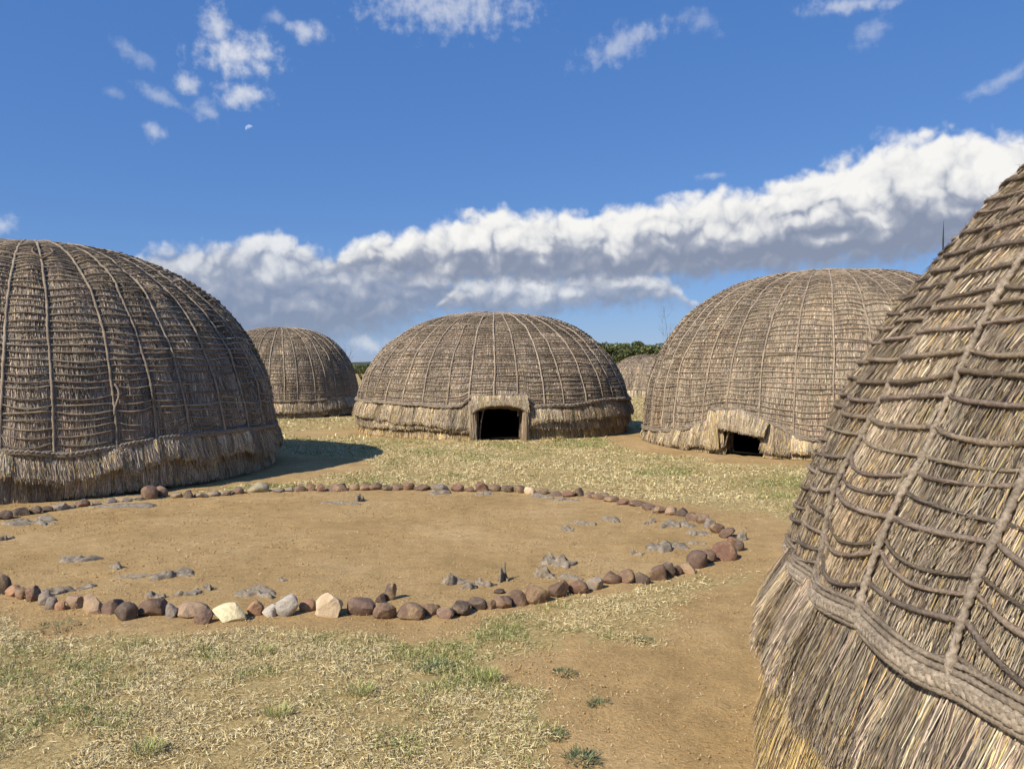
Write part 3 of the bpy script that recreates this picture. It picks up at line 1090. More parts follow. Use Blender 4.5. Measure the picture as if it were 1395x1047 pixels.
# --- middle
h = Hut('middle thatched hut facing the ring with a square dark doorway', (-0.50, 20.92), 3.66, 3.07, 2.45, 40, 0.7,
        [(-180, .82), (-38, .81), (-17, .74), (-11.5, .77), (-8.6, .97), (10.8, 1.0), (13.6, .75), (29, .77), (47, .86), (62, .84), (180, .82)], 23, DOME_TAN, SK_TAN,
        door=(R_(-5.6), R_(9.8), 0.80))
h.dome(80000, 0.0115, 0.5, R_(105))
h.ropes(56, 0.0100, 0.0175, R_(100), step=0.08, sag=0.018, sides=5, lobes=0, tint_v=(0.34, 0.27, 0.195), tint_h=(0.26, 0.203, 0.148))
h.hem_rope(0.024, R_(102), 2, 0.045, 6, 1.0)
h.skirt(lambda p: np.minimum(h.hem(p), 0.88) + 0.01, pts((-180, .48), (-55, .48), (-28, .40), (-10, .34), (9, .42), (14, .45), (32, .50), (57, .52), (180, .5)), 0.02, 0.13, 30000, 0.012, 0.4, R_(102), clump=0.3, jag=0.06, pad=0.07)
h.skirt(const(0.54), pts((-180, .23), (-55, .25), (-28, .27), (-12, .23), (14, .29), (30, .26), (57, .24), (180, .24)), -0.06, 0.03, 16000, 0.012, 0.25, R_(102), clump=0.25, jag=0.045, pad=0.06)
h.skirt(const(0.30), const(0.01), -0.14, -0.07, 16000, 0.012, 0.3, R_(102), clump=0.2, jag=0.03, pad=0.05, pal=SK_GOLD)
h.floor()


def straw_panel(h, name, c0, c1, c2, c3, depth, n, width, pal, jag=0.04, arch=0.0, tone=1.0):
    """thatch slab between corner points (top left, top right, bottom right, bottom left), with straw on its face"""
    rng = h.rng
    nu = 16
    u = np.linspace(0, 1, nu)
    top = c0[None] * (1 - u[:, None]) + c1[None] * u[:, None]
    bot = c3[None] * (1 - u[:, None]) + c2[None] * u[:, None]
    bot[:, 2] += jag * (rng.uniform(0, 1, nu) - 0.3) - arch * np.abs(2 * u - 1) ** 3
    nrm = np.cross(c1 - c0, c3 - c0)
    nrm /= np.linalg.norm(nrm)
    if np.dot(nrm[:2], ((c0 + c1) / 2)[:2]) < 0:
        nrm = -nrm
    back = -nrm * depth
    V = np.stack([top, (top + bot) / 2 + nrm * 0.02, bot, bot + back, top + back, top], 1)
    # closed at both ends
    f = grid_faces(nu, 6)
    ends = np.array([[0, 1, 2, 3], [(nu - 1) * 6 + 3, (nu - 1) * 6 + 2, (nu - 1) * 6 + 1, (nu - 1) * 6], [0, 3, 4, 4 + 1], [(nu - 1) * 6 + 5, (nu - 1) * 6 + 4, (nu - 1) * 6 + 3, (nu - 1) * 6]])
    o = mesh_obj(name, V.reshape(-1, 3), [f, ends], M_SHELL, h.root)
    q = rng.uniform(0, 1, n)
    t0 = rng.uniform(-0.05, 0.7, n)
    t2 = np.minimum(t0 + rng.uniform(.3, .7, n), 1.0 + np.abs(rng.normal(0, 0.05, n)))

    def at(q, t, off):
        tp = c0[None] * (1 - q[:, None]) + c1[None] * q[:, None]
        bt = c3[None] * (1 - q[:, None]) + c2[None] * q[:, None]
        bt = bt - np.array([0, 0, arch])[None] * (np.abs(2 * np.clip(q, 0, 1) - 1) ** 3)[:, None]
        return tp * (1 - t[:, None]) + bt * t[:, None] + nrm[None] * (off + 0.02 * 4 * t * (1 - t))[:, None]
    lay = rng.uniform(0.004, 0.03, n)
    dq = rng.normal(0, 0.02, n)
    a, b, c = at(q, t0, lay - 0.004), at(q + dq / 2, (t0 + t2) / 2, lay), at(q + dq, t2, lay + 0.01)
    c[:, 2] = np.maximum(c[:, 2], 0.01)
    W = np.cross(np.repeat(nrm[None], n, 0), c - a)
    W /= np.linalg.norm(W, axis=1, keepdims=True) + 1e-9
    tint = straw_tint(n, *pal, rng) * tone * (0.45 + 0.9 * fbm(q * 16, t0, 3.0, 2))[:, None]
    V, F = ribbons(a, b, c, W, width * rng.uniform(.6, 1.4, n))
    mesh_obj('straw', V, [F], M_STRAW, o, tint=np.repeat(tint, 6, 0), kind='stuff')
    return o


def bundle(h, name, p0, p1, rad, n, rs, tint):
    rng = h.rng
    ang = rng.uniform(0, 2 * np.pi, n)
    rr = rad * np.sqrt(rng.uniform(0, 1, n))
    ax = p1 - p0
    ax = ax / np.linalg.norm(ax)
    s = np.cross(ax, [0.2, 0.9, 0.1])
    s /= np.linalg.norm(s)
    t = np.cross(ax, s)
    o = rr[:, None] * (np.cos(ang)[:, None] * s + np.sin(ang)[:, None] * t)
    a = p0 + o * 1.15 + rng.normal(0, rad * .12, (n, 3)) + ax * rng.normal(0, .05, n)[:, None]
    a[:, 2] = np.maximum(a[:, 2], 0.0)
    b = p1 + o * 0.85 + rng.normal(0, rad * .15, (n, 3)) + ax * rng.normal(0, .05, n)[:, None]
    V, F = sticks(a, b, rs * rng.uniform(.7, 1.3, n), 5, rng)
    tt = np.repeat(np.array(tint)[None] * rng.uniform(.6, 1.35, (n, 1)), len(V) // n, 0)
    return mesh_obj(name, V, [F], M_STRAW, h.root, tint=tt, smooth=True)


d0, d1, dt = h.door
L = h.local
JC = ([GREY, BROWN, DARK, TAN], [4, 4, 1, 2])
straw_panel(h, 'door_eave', L(d0 - .035, .05, 1.0), L(d1 + .035, .05, 1.01), L(d1 + .03, .15, .80), L(d0 - .03, .15, .79), 0.25, 3200, 0.012, SK_TAN, 0.05, 0.16, 0.9)
bundle(h, 'door_jamb', L(d0 - .022, .09, 0.0), L(d0 - .035, .08, 0.82), 0.07, 150, 0.0075, (0.42, 0.325, 0.22))
bundle(h, 'door_jamb', L(d1 + .018, .09, 0.0), L(d1 + .025, .08, 0.82), 0.065, 140, 0.0075, (0.45, 0.335, 0.22))
# bent pole just inside the left of the doorway
t = np.linspace(0, 1, 14)
path = np.stack([L(d0 + .012 + .03 * q ** 2, -0.02, 0.02 + .74 * q) for q in t])
V, F = tube(path, np.tile([[1., .1, 0]], (14, 1)), 0.018, 7)
mesh_obj('door_arch', V, [F], M_WOOD, h.root, smooth=True)
path = np.stack([L(d1 - .02, -0.02, 0.55 + .2 * q) for q in t])
V, F = tube(path, np.tile([[1., .1, 0]], (14, 1)), 0.016, 7)
mesh_obj('door_arch', V, [F], M_WOOD, h.root, smooth=True)

# --- right
h = Hut('broad tan thatched hut behind the edge hut, low ragged doorway', (6.94, 17.03), 3.93, 3.69, 2.55, 38, -7.1,
        [(-180, .36), (-65, .30), (-41, .40), (-34, .58), (-31, .82), (-23, .86), (-11.5, .60), (-6.8, .38), (0, .36), (180, .36)], 31, DOME_TAN, SK_TAN,
        door=(R_(-26.6), R_(-15.6), 0.46))
h.bulge = 0.05
h.dome(80000, 0.0098, 0.5, R_(60), lo=R_(-105))
h.ropes(56, 0.0085, 0.0155, R_(60), arc_lo=R_(-100), step=0.07, sag=0.03, sides=5, lobes=0, tint_v=(0.36, 0.285, 0.205), tint_h=(0.31, 0.245, 0.178))
h.hem_rope(0.02, R_(102), 2, 0.04, 6, 1.2)
h.skirt(lambda p: np.minimum(h.hem(p) + 0.01, 0.66), pts((-180, .13), (-65, .08), (-45, .10), (-30, .17), (-12, .17), (-5, .16), (180, .14)), 0.01, 0.07, 32000, 0.011, 0.35, R_(102), clump=0.3, jag=0.06, pad=0.0, pal=([GREY, TAN, PALE, GOLD], [1.5, 4, 2, 2]))
h.skirt(const(0.2), const(0.0), -0.10, -0.03, 12000, 0.011, 0.2, R_(102), clump=0.25, jag=0.02, pad=0.0, pal=SK_GOLD)
h.floor()
L = h.local
d0, d1, dt = h.door
straw_panel(h, 'door_eave', L(d0 - .035, .04, .82), L(d0 + .105, .06, .84), L(d0 + .115, .19, .47), L(d0 - .012, .16, .52), 0.25, 2600, 0.011, SK_TAN, 0.09, 0.0, 0.85)
straw_panel(h, 'door_eave', L(d0 + .10, .06, .83), L(d1 + .035, .08, .64), L(d1 + .02, .18, .40), L(d0 + .11, .20, .46), 0.25, 2200, 0.011, SK_TAN, 0.09, 0.0, 0.85)
JP = ([TAN, PALE, GOLD, BROWN], [4, 2, 3, 1.5])
straw_panel(h, 'door_jamb', L(d0 - .085, .03, .80), L(d0 - .025, .06, .76), L(d0 - .006, .12, .16), L(d0 - .085, .10, .14), 0.25, 2200, 0.012, JP, 0.05)
path = np.stack([L(d0 + .012 + .02 * q, .05, 0.16 + .3 * q) for q in t])
V, F = tube(path, np.tile([[1., .1, 0]], (14, 1)), 0.016, 7)
mesh_obj('door_arch', V, [F], M_WOOD, h.root, smooth=True)

# --- far
h = Hut('small distant thatched hut seen in the gap before the bushes', (8.35, 46.5), 2.75, 2.45, 2.4, 34, 0.0, [(-180, .45), (180, .45)], 43, DOME_GREY, SK_TAN)
h.dome(16000, 0.028, 0.55, R_(105))
h.ropes(14, 0.008, 0.014, R_(100), step=0.12, sag=0.01, sides=4, lobes=0, tint_v=(0.24, 0.19, 0.14), tint_h=(0.2, 0.155, 0.115))
h.hem_rope(0.02, R_(100), 1, 0.1, 5, 0)
h.skirt(lambda p: h.hem(p) + 0.02, const(0.02), 0.02, 0.06, 6000, 0.026, 0.35, R_(100), clump=0.25, jag=0.03, pal=([TAN, PALE, GREY], [3, 3, 1]))


# ------------------------------------------------------------------ stones of the ring
def ico(sub=3):
    import bmesh
    bm = bmesh.new()
    bmesh.ops.create_icosphere(bm, subdivisions=sub, radius=1.0)
    bm.verts.ensure_lookup_table()
    v = np.array([x.co[:] for x in bm.verts])
    f = np.array([[x.index for x in q.verts] for q in bm.faces])
    bm.free()
    return v, f


ICO_V, ICO_F = ico(3)
ICO2_V, ICO2_F = ico(2)
PAL = dict(brown=(0.205, 0.13, 0.085), red=(0.215, 0.12, 0.08), dark=(0.125, 0.09, 0.067), mauve=(0.20, 0.13, 0.092), grey=(0.26, 0.215, 0.17), tan=(0.36, 0.245, 0.155),
           orange=(0.40, 0.225, 0.125), yellow=(0.74, 0.64, 0.38), lightgrey=(0.43, 0.385, 0.32), cream=(0.60, 0.47, 0.31), olive=(0.40, 0.36, 0.24))
WORDS = dict(brown='brown', red='reddish brown', dark='dark brown', mauve='purplish brown', grey='grey', tan='tan', orange='orange', yellow='pale yellow', lightgrey='light grey', cream='cream', olive='pale greenish grey')


def make_stone(u, v, w, hgt, col, label, fl=0.0, ang=0.0):
    """u, v: middle of its foot; w, hgt in photo pixels; fl: how faceted; ang: turn"""
    rng = np.random.default_rng(int(u * 131 + v * 7))
    x, y = gp(u, v)
    k = y / F_PX
    W, Hh = w * k, hgt * k * 0.97
    # seen from above a little: the foot of the top face adds to the drawn height
    low = math.sin(math.atan2(EYE, y))
    D = W * rng.uniform(0.62, 0.85)
    Hh = max(0.028, (Hh - D * 0.35 * low) / math.cos(math.atan2(EYE, y)))
    V, Fc = (ICO_V, ICO_F) if w > 13 else (ICO2_V, ICO2_F)
    V = V.copy()
    # angular cleavage planes
    for q in range(int(9 + 7 * fl)):
        nrm = rng.normal(size=3)
        nrm /= np.linalg.norm(nrm)
        c = rng.uniform(0.52, 0.82) if fl > 0.4 else rng.uniform(0.60, 0.90)
        d = V @ nrm - c
        V = V - np.where(d > 0, d, 0)[:, None] * nrm[None] * 0.93
    o = rng.uniform(0, 50)
    V *= (1 + 0.22 * (fbm(V[:, 0] * 1.2 + o, V[:, 1] * 1.2, V[:, 2] * 1.2, 2) - 0.5) + 0.11 * (fbm(V[:, 0] * 4 + o, V[:, 1] * 4, V[:, 2] * 4, 3) - 0.5))[:, None]
    mn, mx = V.min(0), V.max(0)
    V = (V - (mn + mx) / 2) / ((mx - mn) / 2)
    r = rng.normal(0, 0.25) + ang
    V[:, 2] = V[:, 2] * 0.5 + 0.5 + 0.0
    sink = rng.uniform(0.2, 0.32)
    P = np.stack([V[:, 0] * W / 2, V[:, 1] * D / 2, (V[:, 2] - sink) * Hh / (1 - sink)], -1)
    ca, sa = math.cos(r * 0.5), math.sin(r * 0.5)
    P[:, 0], P[:, 1] = P[:, 0] * ca - P[:, 1] * sa, P[:, 0] * sa + P[:, 1] * ca
    ob = mesh_obj('ring_stone', P, [Fc], M_STONE, smooth=True)
    yy = y + D * 0.42
    xx = x * yy / y
    ob.location = (xx, yy, float(height(xx, yy)))
    c = np.array(PAL[col]) * rng.uniform(0.85, 1.15)
    ob.color = (*c, 1.0)
    tag(ob, label, 'stone', 'stones laid in a ring')
    try:
        ob.data.set_sharp_from_angle(angle=math.radians(24 if fl > 0.25 else 34))
    except Exception:
        pass
    return ob


NEAR_ARC = [(3, 811, 25, 29, 'dark', 0), (18, 815, 21, 17, 'orange', .2), (29, 818, 16, 17, 'brown', .2), (44, 821, 21, 22, 'red', .3), (62, 828, 18, 22, 'grey', 0), (70, 832, 16, 18, 'grey', .2),
            (83, 833, 16, 13, 'orange', 0), (102, 831, 22, 18, 'tan', .7), (128, 836, 34, 26, 'tan', .8), (155, 838, 34, 23, 'mauve', .3), (172, 846, 31, 26, 'dark', 0), (207, 840, 38, 25, 'brown', .3),
            (233, 842, 17, 20, 'grey', .5), (262, 843, 46, 22, 'tan', .3), (277, 850, 26, 21, 'mauve', 0), (313, 849, 50, 27, 'yellow', .8), (348, 837, 21, 20, 'orange', 0), (367, 839, 19, 17, 'lightgrey', 1),
            (392, 839, 32, 30, 'lightgrey', .1), (421, 832, 27, 17, 'orange', 0), (448, 839, 39, 33, 'cream', .5), (492, 836, 40, 26, 'mauve', .3), (524, 841, 33, 23, 'brown', .3), (560, 841, 39, 24, 'brown', .2),
            (588, 835, 27, 17, 'brown', .3), (607, 839, 25, 17, 'mauve', .4), (627, 835, 28, 19, 'dark', .8), (650, 828, 26, 17, 'dark', .9), (668, 827, 16, 14, 'brown', .4), (686, 826, 24, 19, 'brown', .9),
            (704, 821, 30, 21, 'brown', .3), (731, 819, 38, 31, 'brown', .9), (761, 812, 29, 25, 'brown', .5), (787, 807, 30, 20, 'red', .1), (810, 802, 25, 19, 'grey', .5), (833, 795, 28, 18, 'brown', .2),
            (853, 794, 25, 21, 'brown', .1), (875, 794, 22, 17, 'dark', .2), (896, 789, 28, 22, 'brown', .2), (909, 784, 22, 21, 'dark', .2), (922, 781, 15, 13, 'brown', .3), (937, 780, 22, 16, 'tan', .6),
            (951, 772, 31, 25, 'mauve', .1), (966, 764, 22, 19, 'brown', .1), (987, 761, 36, 28, 'red', .2), (998, 748, 21, 18, 'red', .2), (1007, 751, 14, 15, 'dark', .4)]
FAR_ARC = [(990, 734, 23, 15, 'mauve', .5), (977, 727, 21, 15, 'brown', .5), (966, 719, 19, 14, 'grey', .4), (957, 713, 19, 14, 'mauve', .3), (944, 711, 22, 13, 'brown', .5), (929, 705, 18, 13, 'dark', .1), (914, 703, 18, 12, 'tan', 0),
           (899, 700, 23, 11, 'brown', .5), (885, 696, 20, 10, 'mauve', .3), (868, 691, 24, 9, 'brown', .5), (850, 688, 21, 9, 'red', .3), (833, 684, 22, 9, 'brown', .4), (817, 680, 25, 10, 'brown', .4),
           (804, 677, 18, 8, 'mauve', .3), (789, 675, 13, 13, 'dark', .6), (775, 676, 21, 8, 'red', .4), (757, 675, 19, 7, 'mauve', .5), (739, 673, 21, 8, 'brown', .5), (722, 672, 17, 10, 'cream', .5), (708, 671, 17, 11, 'brown', .2),
           (692, 670, 17, 10, 'dark', .3), (674, 669, 19, 11, 'brown', .3), (657, 668, 19, 14, 'red', .5), (640, 669, 15, 9, 'brown', .3), (623, 669, 19, 12, 'red', .3), (600, 668, 22, 10, 'grey', .4), (575, 668, 23, 9, 'brown', .4),
           (556, 667, 19, 11, 'brown', .4), (541, 667, 15, 9, 'mauve', .3), (528, 667, 16, 7, 'dark', .4), (511, 667, 19, 11, 'brown', .3), (497, 667, 16, 9, 'red', .3), (483, 667, 13, 10, 'tan', .2), (458, 668, 35, 11, 'brown', .7),
           (437, 669, 11, 12, 'red', .3), (424, 668, 15, 12, 'brown', .3), (409, 669, 17, 9, 'mauve', .4), (394, 669, 13, 6, 'grey', .4), (378, 670, 18, 5, 'grey', .6),
           (352, 670, 31, 15, 'olive', .1), (324, 672, 17, 10, 'mauve', .3), (306, 674, 19, 6, 'grey', .6), (290, 675, 21, 7, 'grey', .5), (274, 677, 18, 7, 'grey', .5), (257, 678, 15, 12, 'dark', .2), (240, 678, 18, 8, 'grey', .5),
           (219, 677, 20, 17, 'mauve', .3), (203, 680, 22, 20, 'brown', .2), (188, 682, 15, 6, 'grey', .6), (170, 684, 20, 6, 'grey', .6), (150, 686, 16, 8, 'grey', .5), (131, 689, 17, 7, 'grey', .6), (112, 691, 21, 12, 'mauve', .2),
           (97, 694, 14, 7, 'grey', .4), (81, 696, 20, 11, 'grey', .4), (65, 698, 17, 9, 'dark', .4), (48, 701, 19, 12, 'dark', .3), (28, 704, 27, 13, 'dark', .3), (7, 709, 25, 13, 'dark', .3)]
ORD = ['', 'first', 'second', 'third', 'fourth', 'fifth', 'sixth', 'seventh', 'eighth', 'ninth', 'tenth', 'eleventh', 'twelfth', 'thirteenth', 'fourteenth', 'fifteenth', 'sixteenth', 'seventeenth', 'eighteenth']
NEAR_MARKS = {15: ('pale yellow flat stone in the near arc of the ring', 'the pale yellow stone'), 18: ('light grey rounded stone beside the cream stone', 'the light grey stone'),
              20: ('cream half moon stone standing in the near arc', 'the cream half moon stone'), 31: ('squared brown block, largest in the near right arc', 'the squared block'),
              44: ('large reddish boulder at the right end of the ring', 'the large reddish boulder'), 0: ('dark rounded stone cut by the left edge, near arc', 'the dark edge stone')}
FAR_MARKS = {14: ('small dark upright stone in the far right arc', 'the dark upright stone'), 22: ('reddish peaked stone in the far arc before the doorway', 'the reddish peaked stone'), 33: ('long low brown slab in the far arc', 'the long low slab'),
             39: ('pale greenish rounded boulder at the foot of the left hut', 'the pale boulder'), 47: ('brown round stone, left one of a pair below the left hut', 'the brown paired stone')}


def lay(arc, marks, where, flip):
    for i, (u, v, w, hh, col, fl) in enumerate(arc):
        if i in marks:
            lab = marks[i][0]
        else:
            j = min(marks, key=lambda q: abs(q - i))
            right = (i > j) != flip
            lab = '%s stone, %s arc, %s %s of %s' % (WORDS[col], where, ORD[abs(i - j)], 'to the right' if right else 'to the left', marks[j][1])
        make_stone(u, v, w, hh, col, lab, fl)


lay(NEAR_ARC, NEAR_MARKS, 'near', False)
lay(FAR_ARC, FAR_MARKS, 'far', True)
# the upright pair standing inside the ring
o = make_stone(530, 817, 17, 27, 'dark', 'dark upright stone leaning inside the near arc', .8)
o.rotation_euler = (0, 0.15, 0)
make_stone(519, 820, 17, 15, 'dark', 'small dark stone propped against the upright stone', .7)
make_stone(680, 806, 16, 7, 'dark', 'thin dark chip lying behind the near arc', .9)

# ------------------------------------------------------------------ ragged grey scraps on the bare earth
SCRAP_LIST = [(106, 764, 48, 10, .3, 'long thin grey scrap on the earth above the leftmost stones'), (157, 776, 26, 14, .5, 'crumpled grey scrap right of the long thin scrap'),
              (185, 788, 52, 5, .2, 'flat grey streak of scrap below the crumpled scrap'), (236, 790, 52, 14, .4, 'ragged winding grey scrap above the brown near stones'), (75, 812, 60, 14, .3, 'wide flat grey scrap behind the leftmost near stones'),
              (118, 803, 28, 8, .4, 'small grey scrap behind the tan near stone'), (212, 816, 30, 12, .4, 'grey scrap tucked behind the brown near stone'), (256, 812, 36, 10, .3, 'grey scrap behind the tan slab stone'), (283, 804, 14, 9, .6, 'tiny grey scrap above the pale yellow stone'),
              (350, 812, 62, 14, .45, 'twiggy grey scrap behind the orange stone'), (385, 791, 16, 6, .3, 'tiny grey scrap above the light grey stone'), (621, 794, 38, 20, .9, 'humped grey lump inside the near arc'),
              (640, 800, 24, 10, .6, 'small grey scrap below the humped lump'), (662, 795, 36, 9, .6, 'low dark grey scrap between two grey lumps'), (686, 790, 15, 26, 1.6, 'twisted grey scrap standing upright on the earth'),
              (765, 768, 56, 20, .6, 'long peaked grey scrap behind the squared block'), (744, 786, 27, 22, .9, 'grey knob just behind the squared block'), (776, 788, 38, 9, .4, 'flat grey scrap right of the grey knob'),
              (866, 754, 22, 11, .6, 'dark grey clod left of the ridged scrap'), (908, 749, 58, 13, .5, 'ridged dark grey scrap near the right end'), (951, 741, 26, 7, .3, 'pale grey scrap by the right end stones'),
              (773, 722, 22, 9, .6, 'small grey scrap in the middle of the bare earth'), (798, 714, 34, 6, .5, 'thin grey scrap trailing from the small scrap'), (833, 711, 24, 10, .7, 'dark peaked grey scrap near the far arc'),
              (884, 713, 22, 8, .5, 'small dark grey scrap left of the wide one'), (922, 719, 52, 11, .3, 'wide pale grey scrap under the far right arc'), (952, 729, 38, 9, .4, 'grey scrap against the inner right arc'),
              (1011, 738, 14, 18, .8, 'grey scrap outside the right end of the ring'), (491, 681, 15, 12, 1.0, 'dark grey lump inside the far arc'), (465, 686, 52, 6, .3, 'flat grey streak left of the dark lump'),
              (600, 672, 30, 7, .5, 'grey scrap against the far arc stones'), (660, 673, 22, 7, .5, 'grey scrap below the reddish peaked stone'), (740, 678, 40, 8, .3, 'pale grey scrap under the far right stones'), (772, 682, 32, 7, .4, 'dark grey scrap below the dark upright stone'),
              (175, 690, 100, 8, .25, 'long grey strip along the left arc'), (45, 716, 60, 12, .3, 'pale grey patch inside the left end of the ring'), (10, 737, 26, 10, .5, 'grey scrap at the left edge inside the ring')]


def make_scrap(u, v, w, hh, peak, label):
    rng = np.random.default_rng(int(u * 17 + v * 3))
    x, y = gp(u, v)
    k = y / F_PX
    low = EYE / math.hypot(EYE, y)
    W = w * k
    Hh = hh * k * (0.75 if peak < 1 else 0.95) * min(1.0, 0.45 + peak)
    D = min(max(hh * k / low * 0.7, 0.05), W * 0.7 if peak < 1 else W * 1.2)
    n = 34
    rr = np.linspace(0, 1, 12)
    th = np.linspace(0, 2 * np.pi, n + 1)[:-1]
    R, T = np.meshgrid(rr, th, indexing='ij')
    o = rng.uniform(0, 90)
    edge = 0.15 + 1.5 * fbm(np.cos(T) * 2.6 + o, np.sin(T) * 2.6, 0 * T, 4) ** 1.3
    px = R * np.cos(T) * edge
    py = R * np.sin(T) * edge
    py = py + 0.5 * np.sin(px * 2.4 + o)
    fq = 2.4 if w > 40 else 1.3
    z = (1 - R ** 4) * (0.1 + 1.6 * sstep(fbm(px * fq + o, py * fq, 0 * px, 2), 0.36, 0.66) + 0.35 * fbm(px * 5 + o, py * 5, 3.0, 2))
    z = z / max(z.max(), 1e-6) * Hh + 0.004
    z[-1] = -0.015
    P = np.stack([px * W / 2 * 1.15, py * D / 2, z], -1).reshape(-1, 3)
    i, j = np.meshgrid(np.arange(11), np.arange(n), indexing='ij')
    a = i * n + j
    b = i * n + (j + 1) % n
    F = np.stack([a, a + n, b + n, b], -1).reshape(-1, 4)
    ob = mesh_obj('ragged_scrap', P, [F], M_SCRAP)
    yy = y + D * 0.3
    xx = x * yy / y
    ob.location = (xx, yy, float(height(xx, yy)))
    tag(ob, label, 'scrap', 'ragged grey scraps on the bare earth')


for q in SCRAP_LIST:
    make_scrap(*q)


# ------------------------------------------------------------------ lawn
def in_huts(x, y, pad=0.05):
    m = np.zeros(np.shape(x), bool)
    for cx, cy, R in HUTS.values():
        m |= np.hypot(x - cx, y - cy) < R + pad
    return m


def blades(x, y, L, w, up, tint, rng, single):
    n = len(x)
    az = rng.uniform(0, 2 * np.pi, n)
    d = np.stack([np.cos(az), np.sin(az), 0 * az], -1)
    side = np.stack([-np.sin(az), np.cos(az), 0 * az], -1)
    roll = rng.uniform(-0.9, 0.9, n)
    side = side * np.cos(roll)[:, None] + np.array([0, 0, 1.0])[None] * np.sin(roll)[:, None]
    z0 = height(x, y) + 0.004
    p0 = np.stack([x, y, z0], -1)
    e1 = up
    e2 = up - rng.uniform(0.1, 0.7, n)
    p1 = p0 + L[:, None] * 0.5 * (d * np.cos(e1)[:, None] + np.array([0, 0, 1.0])[None] * np.sin(e1)[:, None])
    p2 = p1 + L[:, None] * 0.5 * (d * np.cos(e2)[:, None] + np.array([0, 0, 1.0])[None] * np.sin(e2)[:, None])
    p2[:, 2] = np.maximum(p2[:, 2], z0 + 0.003)
    p1[:, 2] = np.maximum(p1[:, 2], z0 + 0.006)
    W = side * w[:, None] * 0.5
    if single:
        V = np.stack([p0 - W, p0 + W, p2], 1)
        return V.reshape(-1, 3), [np.arange(n * 3).reshape(-1, 3)], np.repeat(tint, 3, 0)
    V = np.stack([p0 - W, p0 + W, p1 - W * 0.8, p1 + W * 0.8, p2], 1)
    b = np.arange(n)[:, None] * 5
    return V.reshape(-1, 3), [b + np.array([[0, 1, 3, 2]]), b + np.array([[2, 3, 4]])], np.repeat(tint, 5, 0)


DRY = np.array([(0.70, 0.58, 0.30), (0.61, 0.48, 0.23), (0.45, 0.33, 0.15), (0.78, 0.68, 0.42), (0.26, 0.18, 0.085)])
GRN = np.array([(0.20, 0.235, 0.065), (0.29, 0.31, 0.09), (0.14, 0.175, 0.05), (0.38, 0.38, 0.14)])


def greenness(x, y):
    g = fbm(x * 0.8 + 40, y * 0.8, 3.3, 4) + 0.55 * (fbm(x * 3.5, y * 3.5, 9.3, 3) - 0.5)
    g = g + 0.16 * np.exp(-(((x - 3.0) / 1.6) ** 2 + ((y - 10.6) / 1.6) ** 2)) + 0.14 * np.exp(-(((x + 0.35) / 0.5) ** 2 + ((y - 3.7) / 0.8) ** 2))
    return sstep(g, 0.50, 0.72)


def lawn(name, label, x0, x1, y0, y1, dens, Lr, wr, seed, frac_up, bare=0.03):
    rng = np.random.default_rng(seed)
    n = int((x1 - x0) * (y1 - y0) * dens)
    x = rng.uniform(x0, x1, n)
    y = rng.uniform(y0, y1, n)
    ok = (np.abs(x) < 0.72 * y + 0.7) & ~in_huts(x, y)
    x, y = x[ok], y[ok]
    s = soilness(x, y)
    clump = fbm(x * 7, y * 7, 12.0, 3)
    keep = rng.uniform(0, 1, len(x)) < np.maximum((1 - s) ** 1.6 * (0.30 + 0.70 * sstep(fbm(x * 1.6, y * 1.6, 21.0, 4) + 0.35 * (clump - 0.5), 0.36, 0.56)) * sstep(clump, 0.22, 0.5), bare * sstep(clump, .4, .65))
    x, y, s = x[keep], y[keep], s[keep]
    n = len(x)
    g = greenness(x, y) * 0.6
    isg = rng.uniform(0, 1, n) < g
    t = DRY[rng.choice(len(DRY), n, p=[.32, .27, .18, .13, .10])]
    t2 = GRN[rng.integers(0, len(GRN), n)]
    tint = np.where(isg[:, None], t2, t) * rng.uniform(.7, 1.25, (n, 1))
    tint = np.where((s > 0.6)[:, None], np.array([(0.62, 0.5, 0.27)]) * rng.uniform(.8, 1.15, (n, 1)), tint)
    up = np.where(rng.uniform(0, 1, n) < np.where(isg, 0.75, frac_up), rng.uniform(0.6, 1.4, n), rng.uniform(0.02, 0.45, n))
    up = np.where(s > 0.6, rng.uniform(0.0, 0.2, n), up)
    L = rng.uniform(*Lr, n) * np.where(s > 0.6, 0.55, 1)
    V, fc, c = blades(x, y, L, rng.uniform(*wr, n), up, tint, rng, y0 > 8)
    o = mesh_obj(name, V, fc, M_BLADE, tint=c, kind='stuff')
    tag(o, label)


lawn('grass', 'short dry lawn in the foreground below the stone ring', -4.2, 2.6, 2.4, 5.6, 19000, (.014, .046), (.002, .0042), 101, 0.13, 0.022)
lawn('grass', 'dry grass litter inside and beside the stone ring', -7, 5.0, 5.4, 9.8, 2600, (.02, .05), (.003, .006), 102, 0.25, 0.045)
lawn('grass', 'dry lawn between the stone ring and the huts', -6.5, 9, 9.4, 17.5, 2400, (.025, .06), (.008, .015), 103, 0.3, 0.02)
lawn('grass', 'dry lawn around and behind the huts', -20, 20, 17.0, 46, 120, (.06, .13), (.015, .035), 104, 0.4, 0.01)


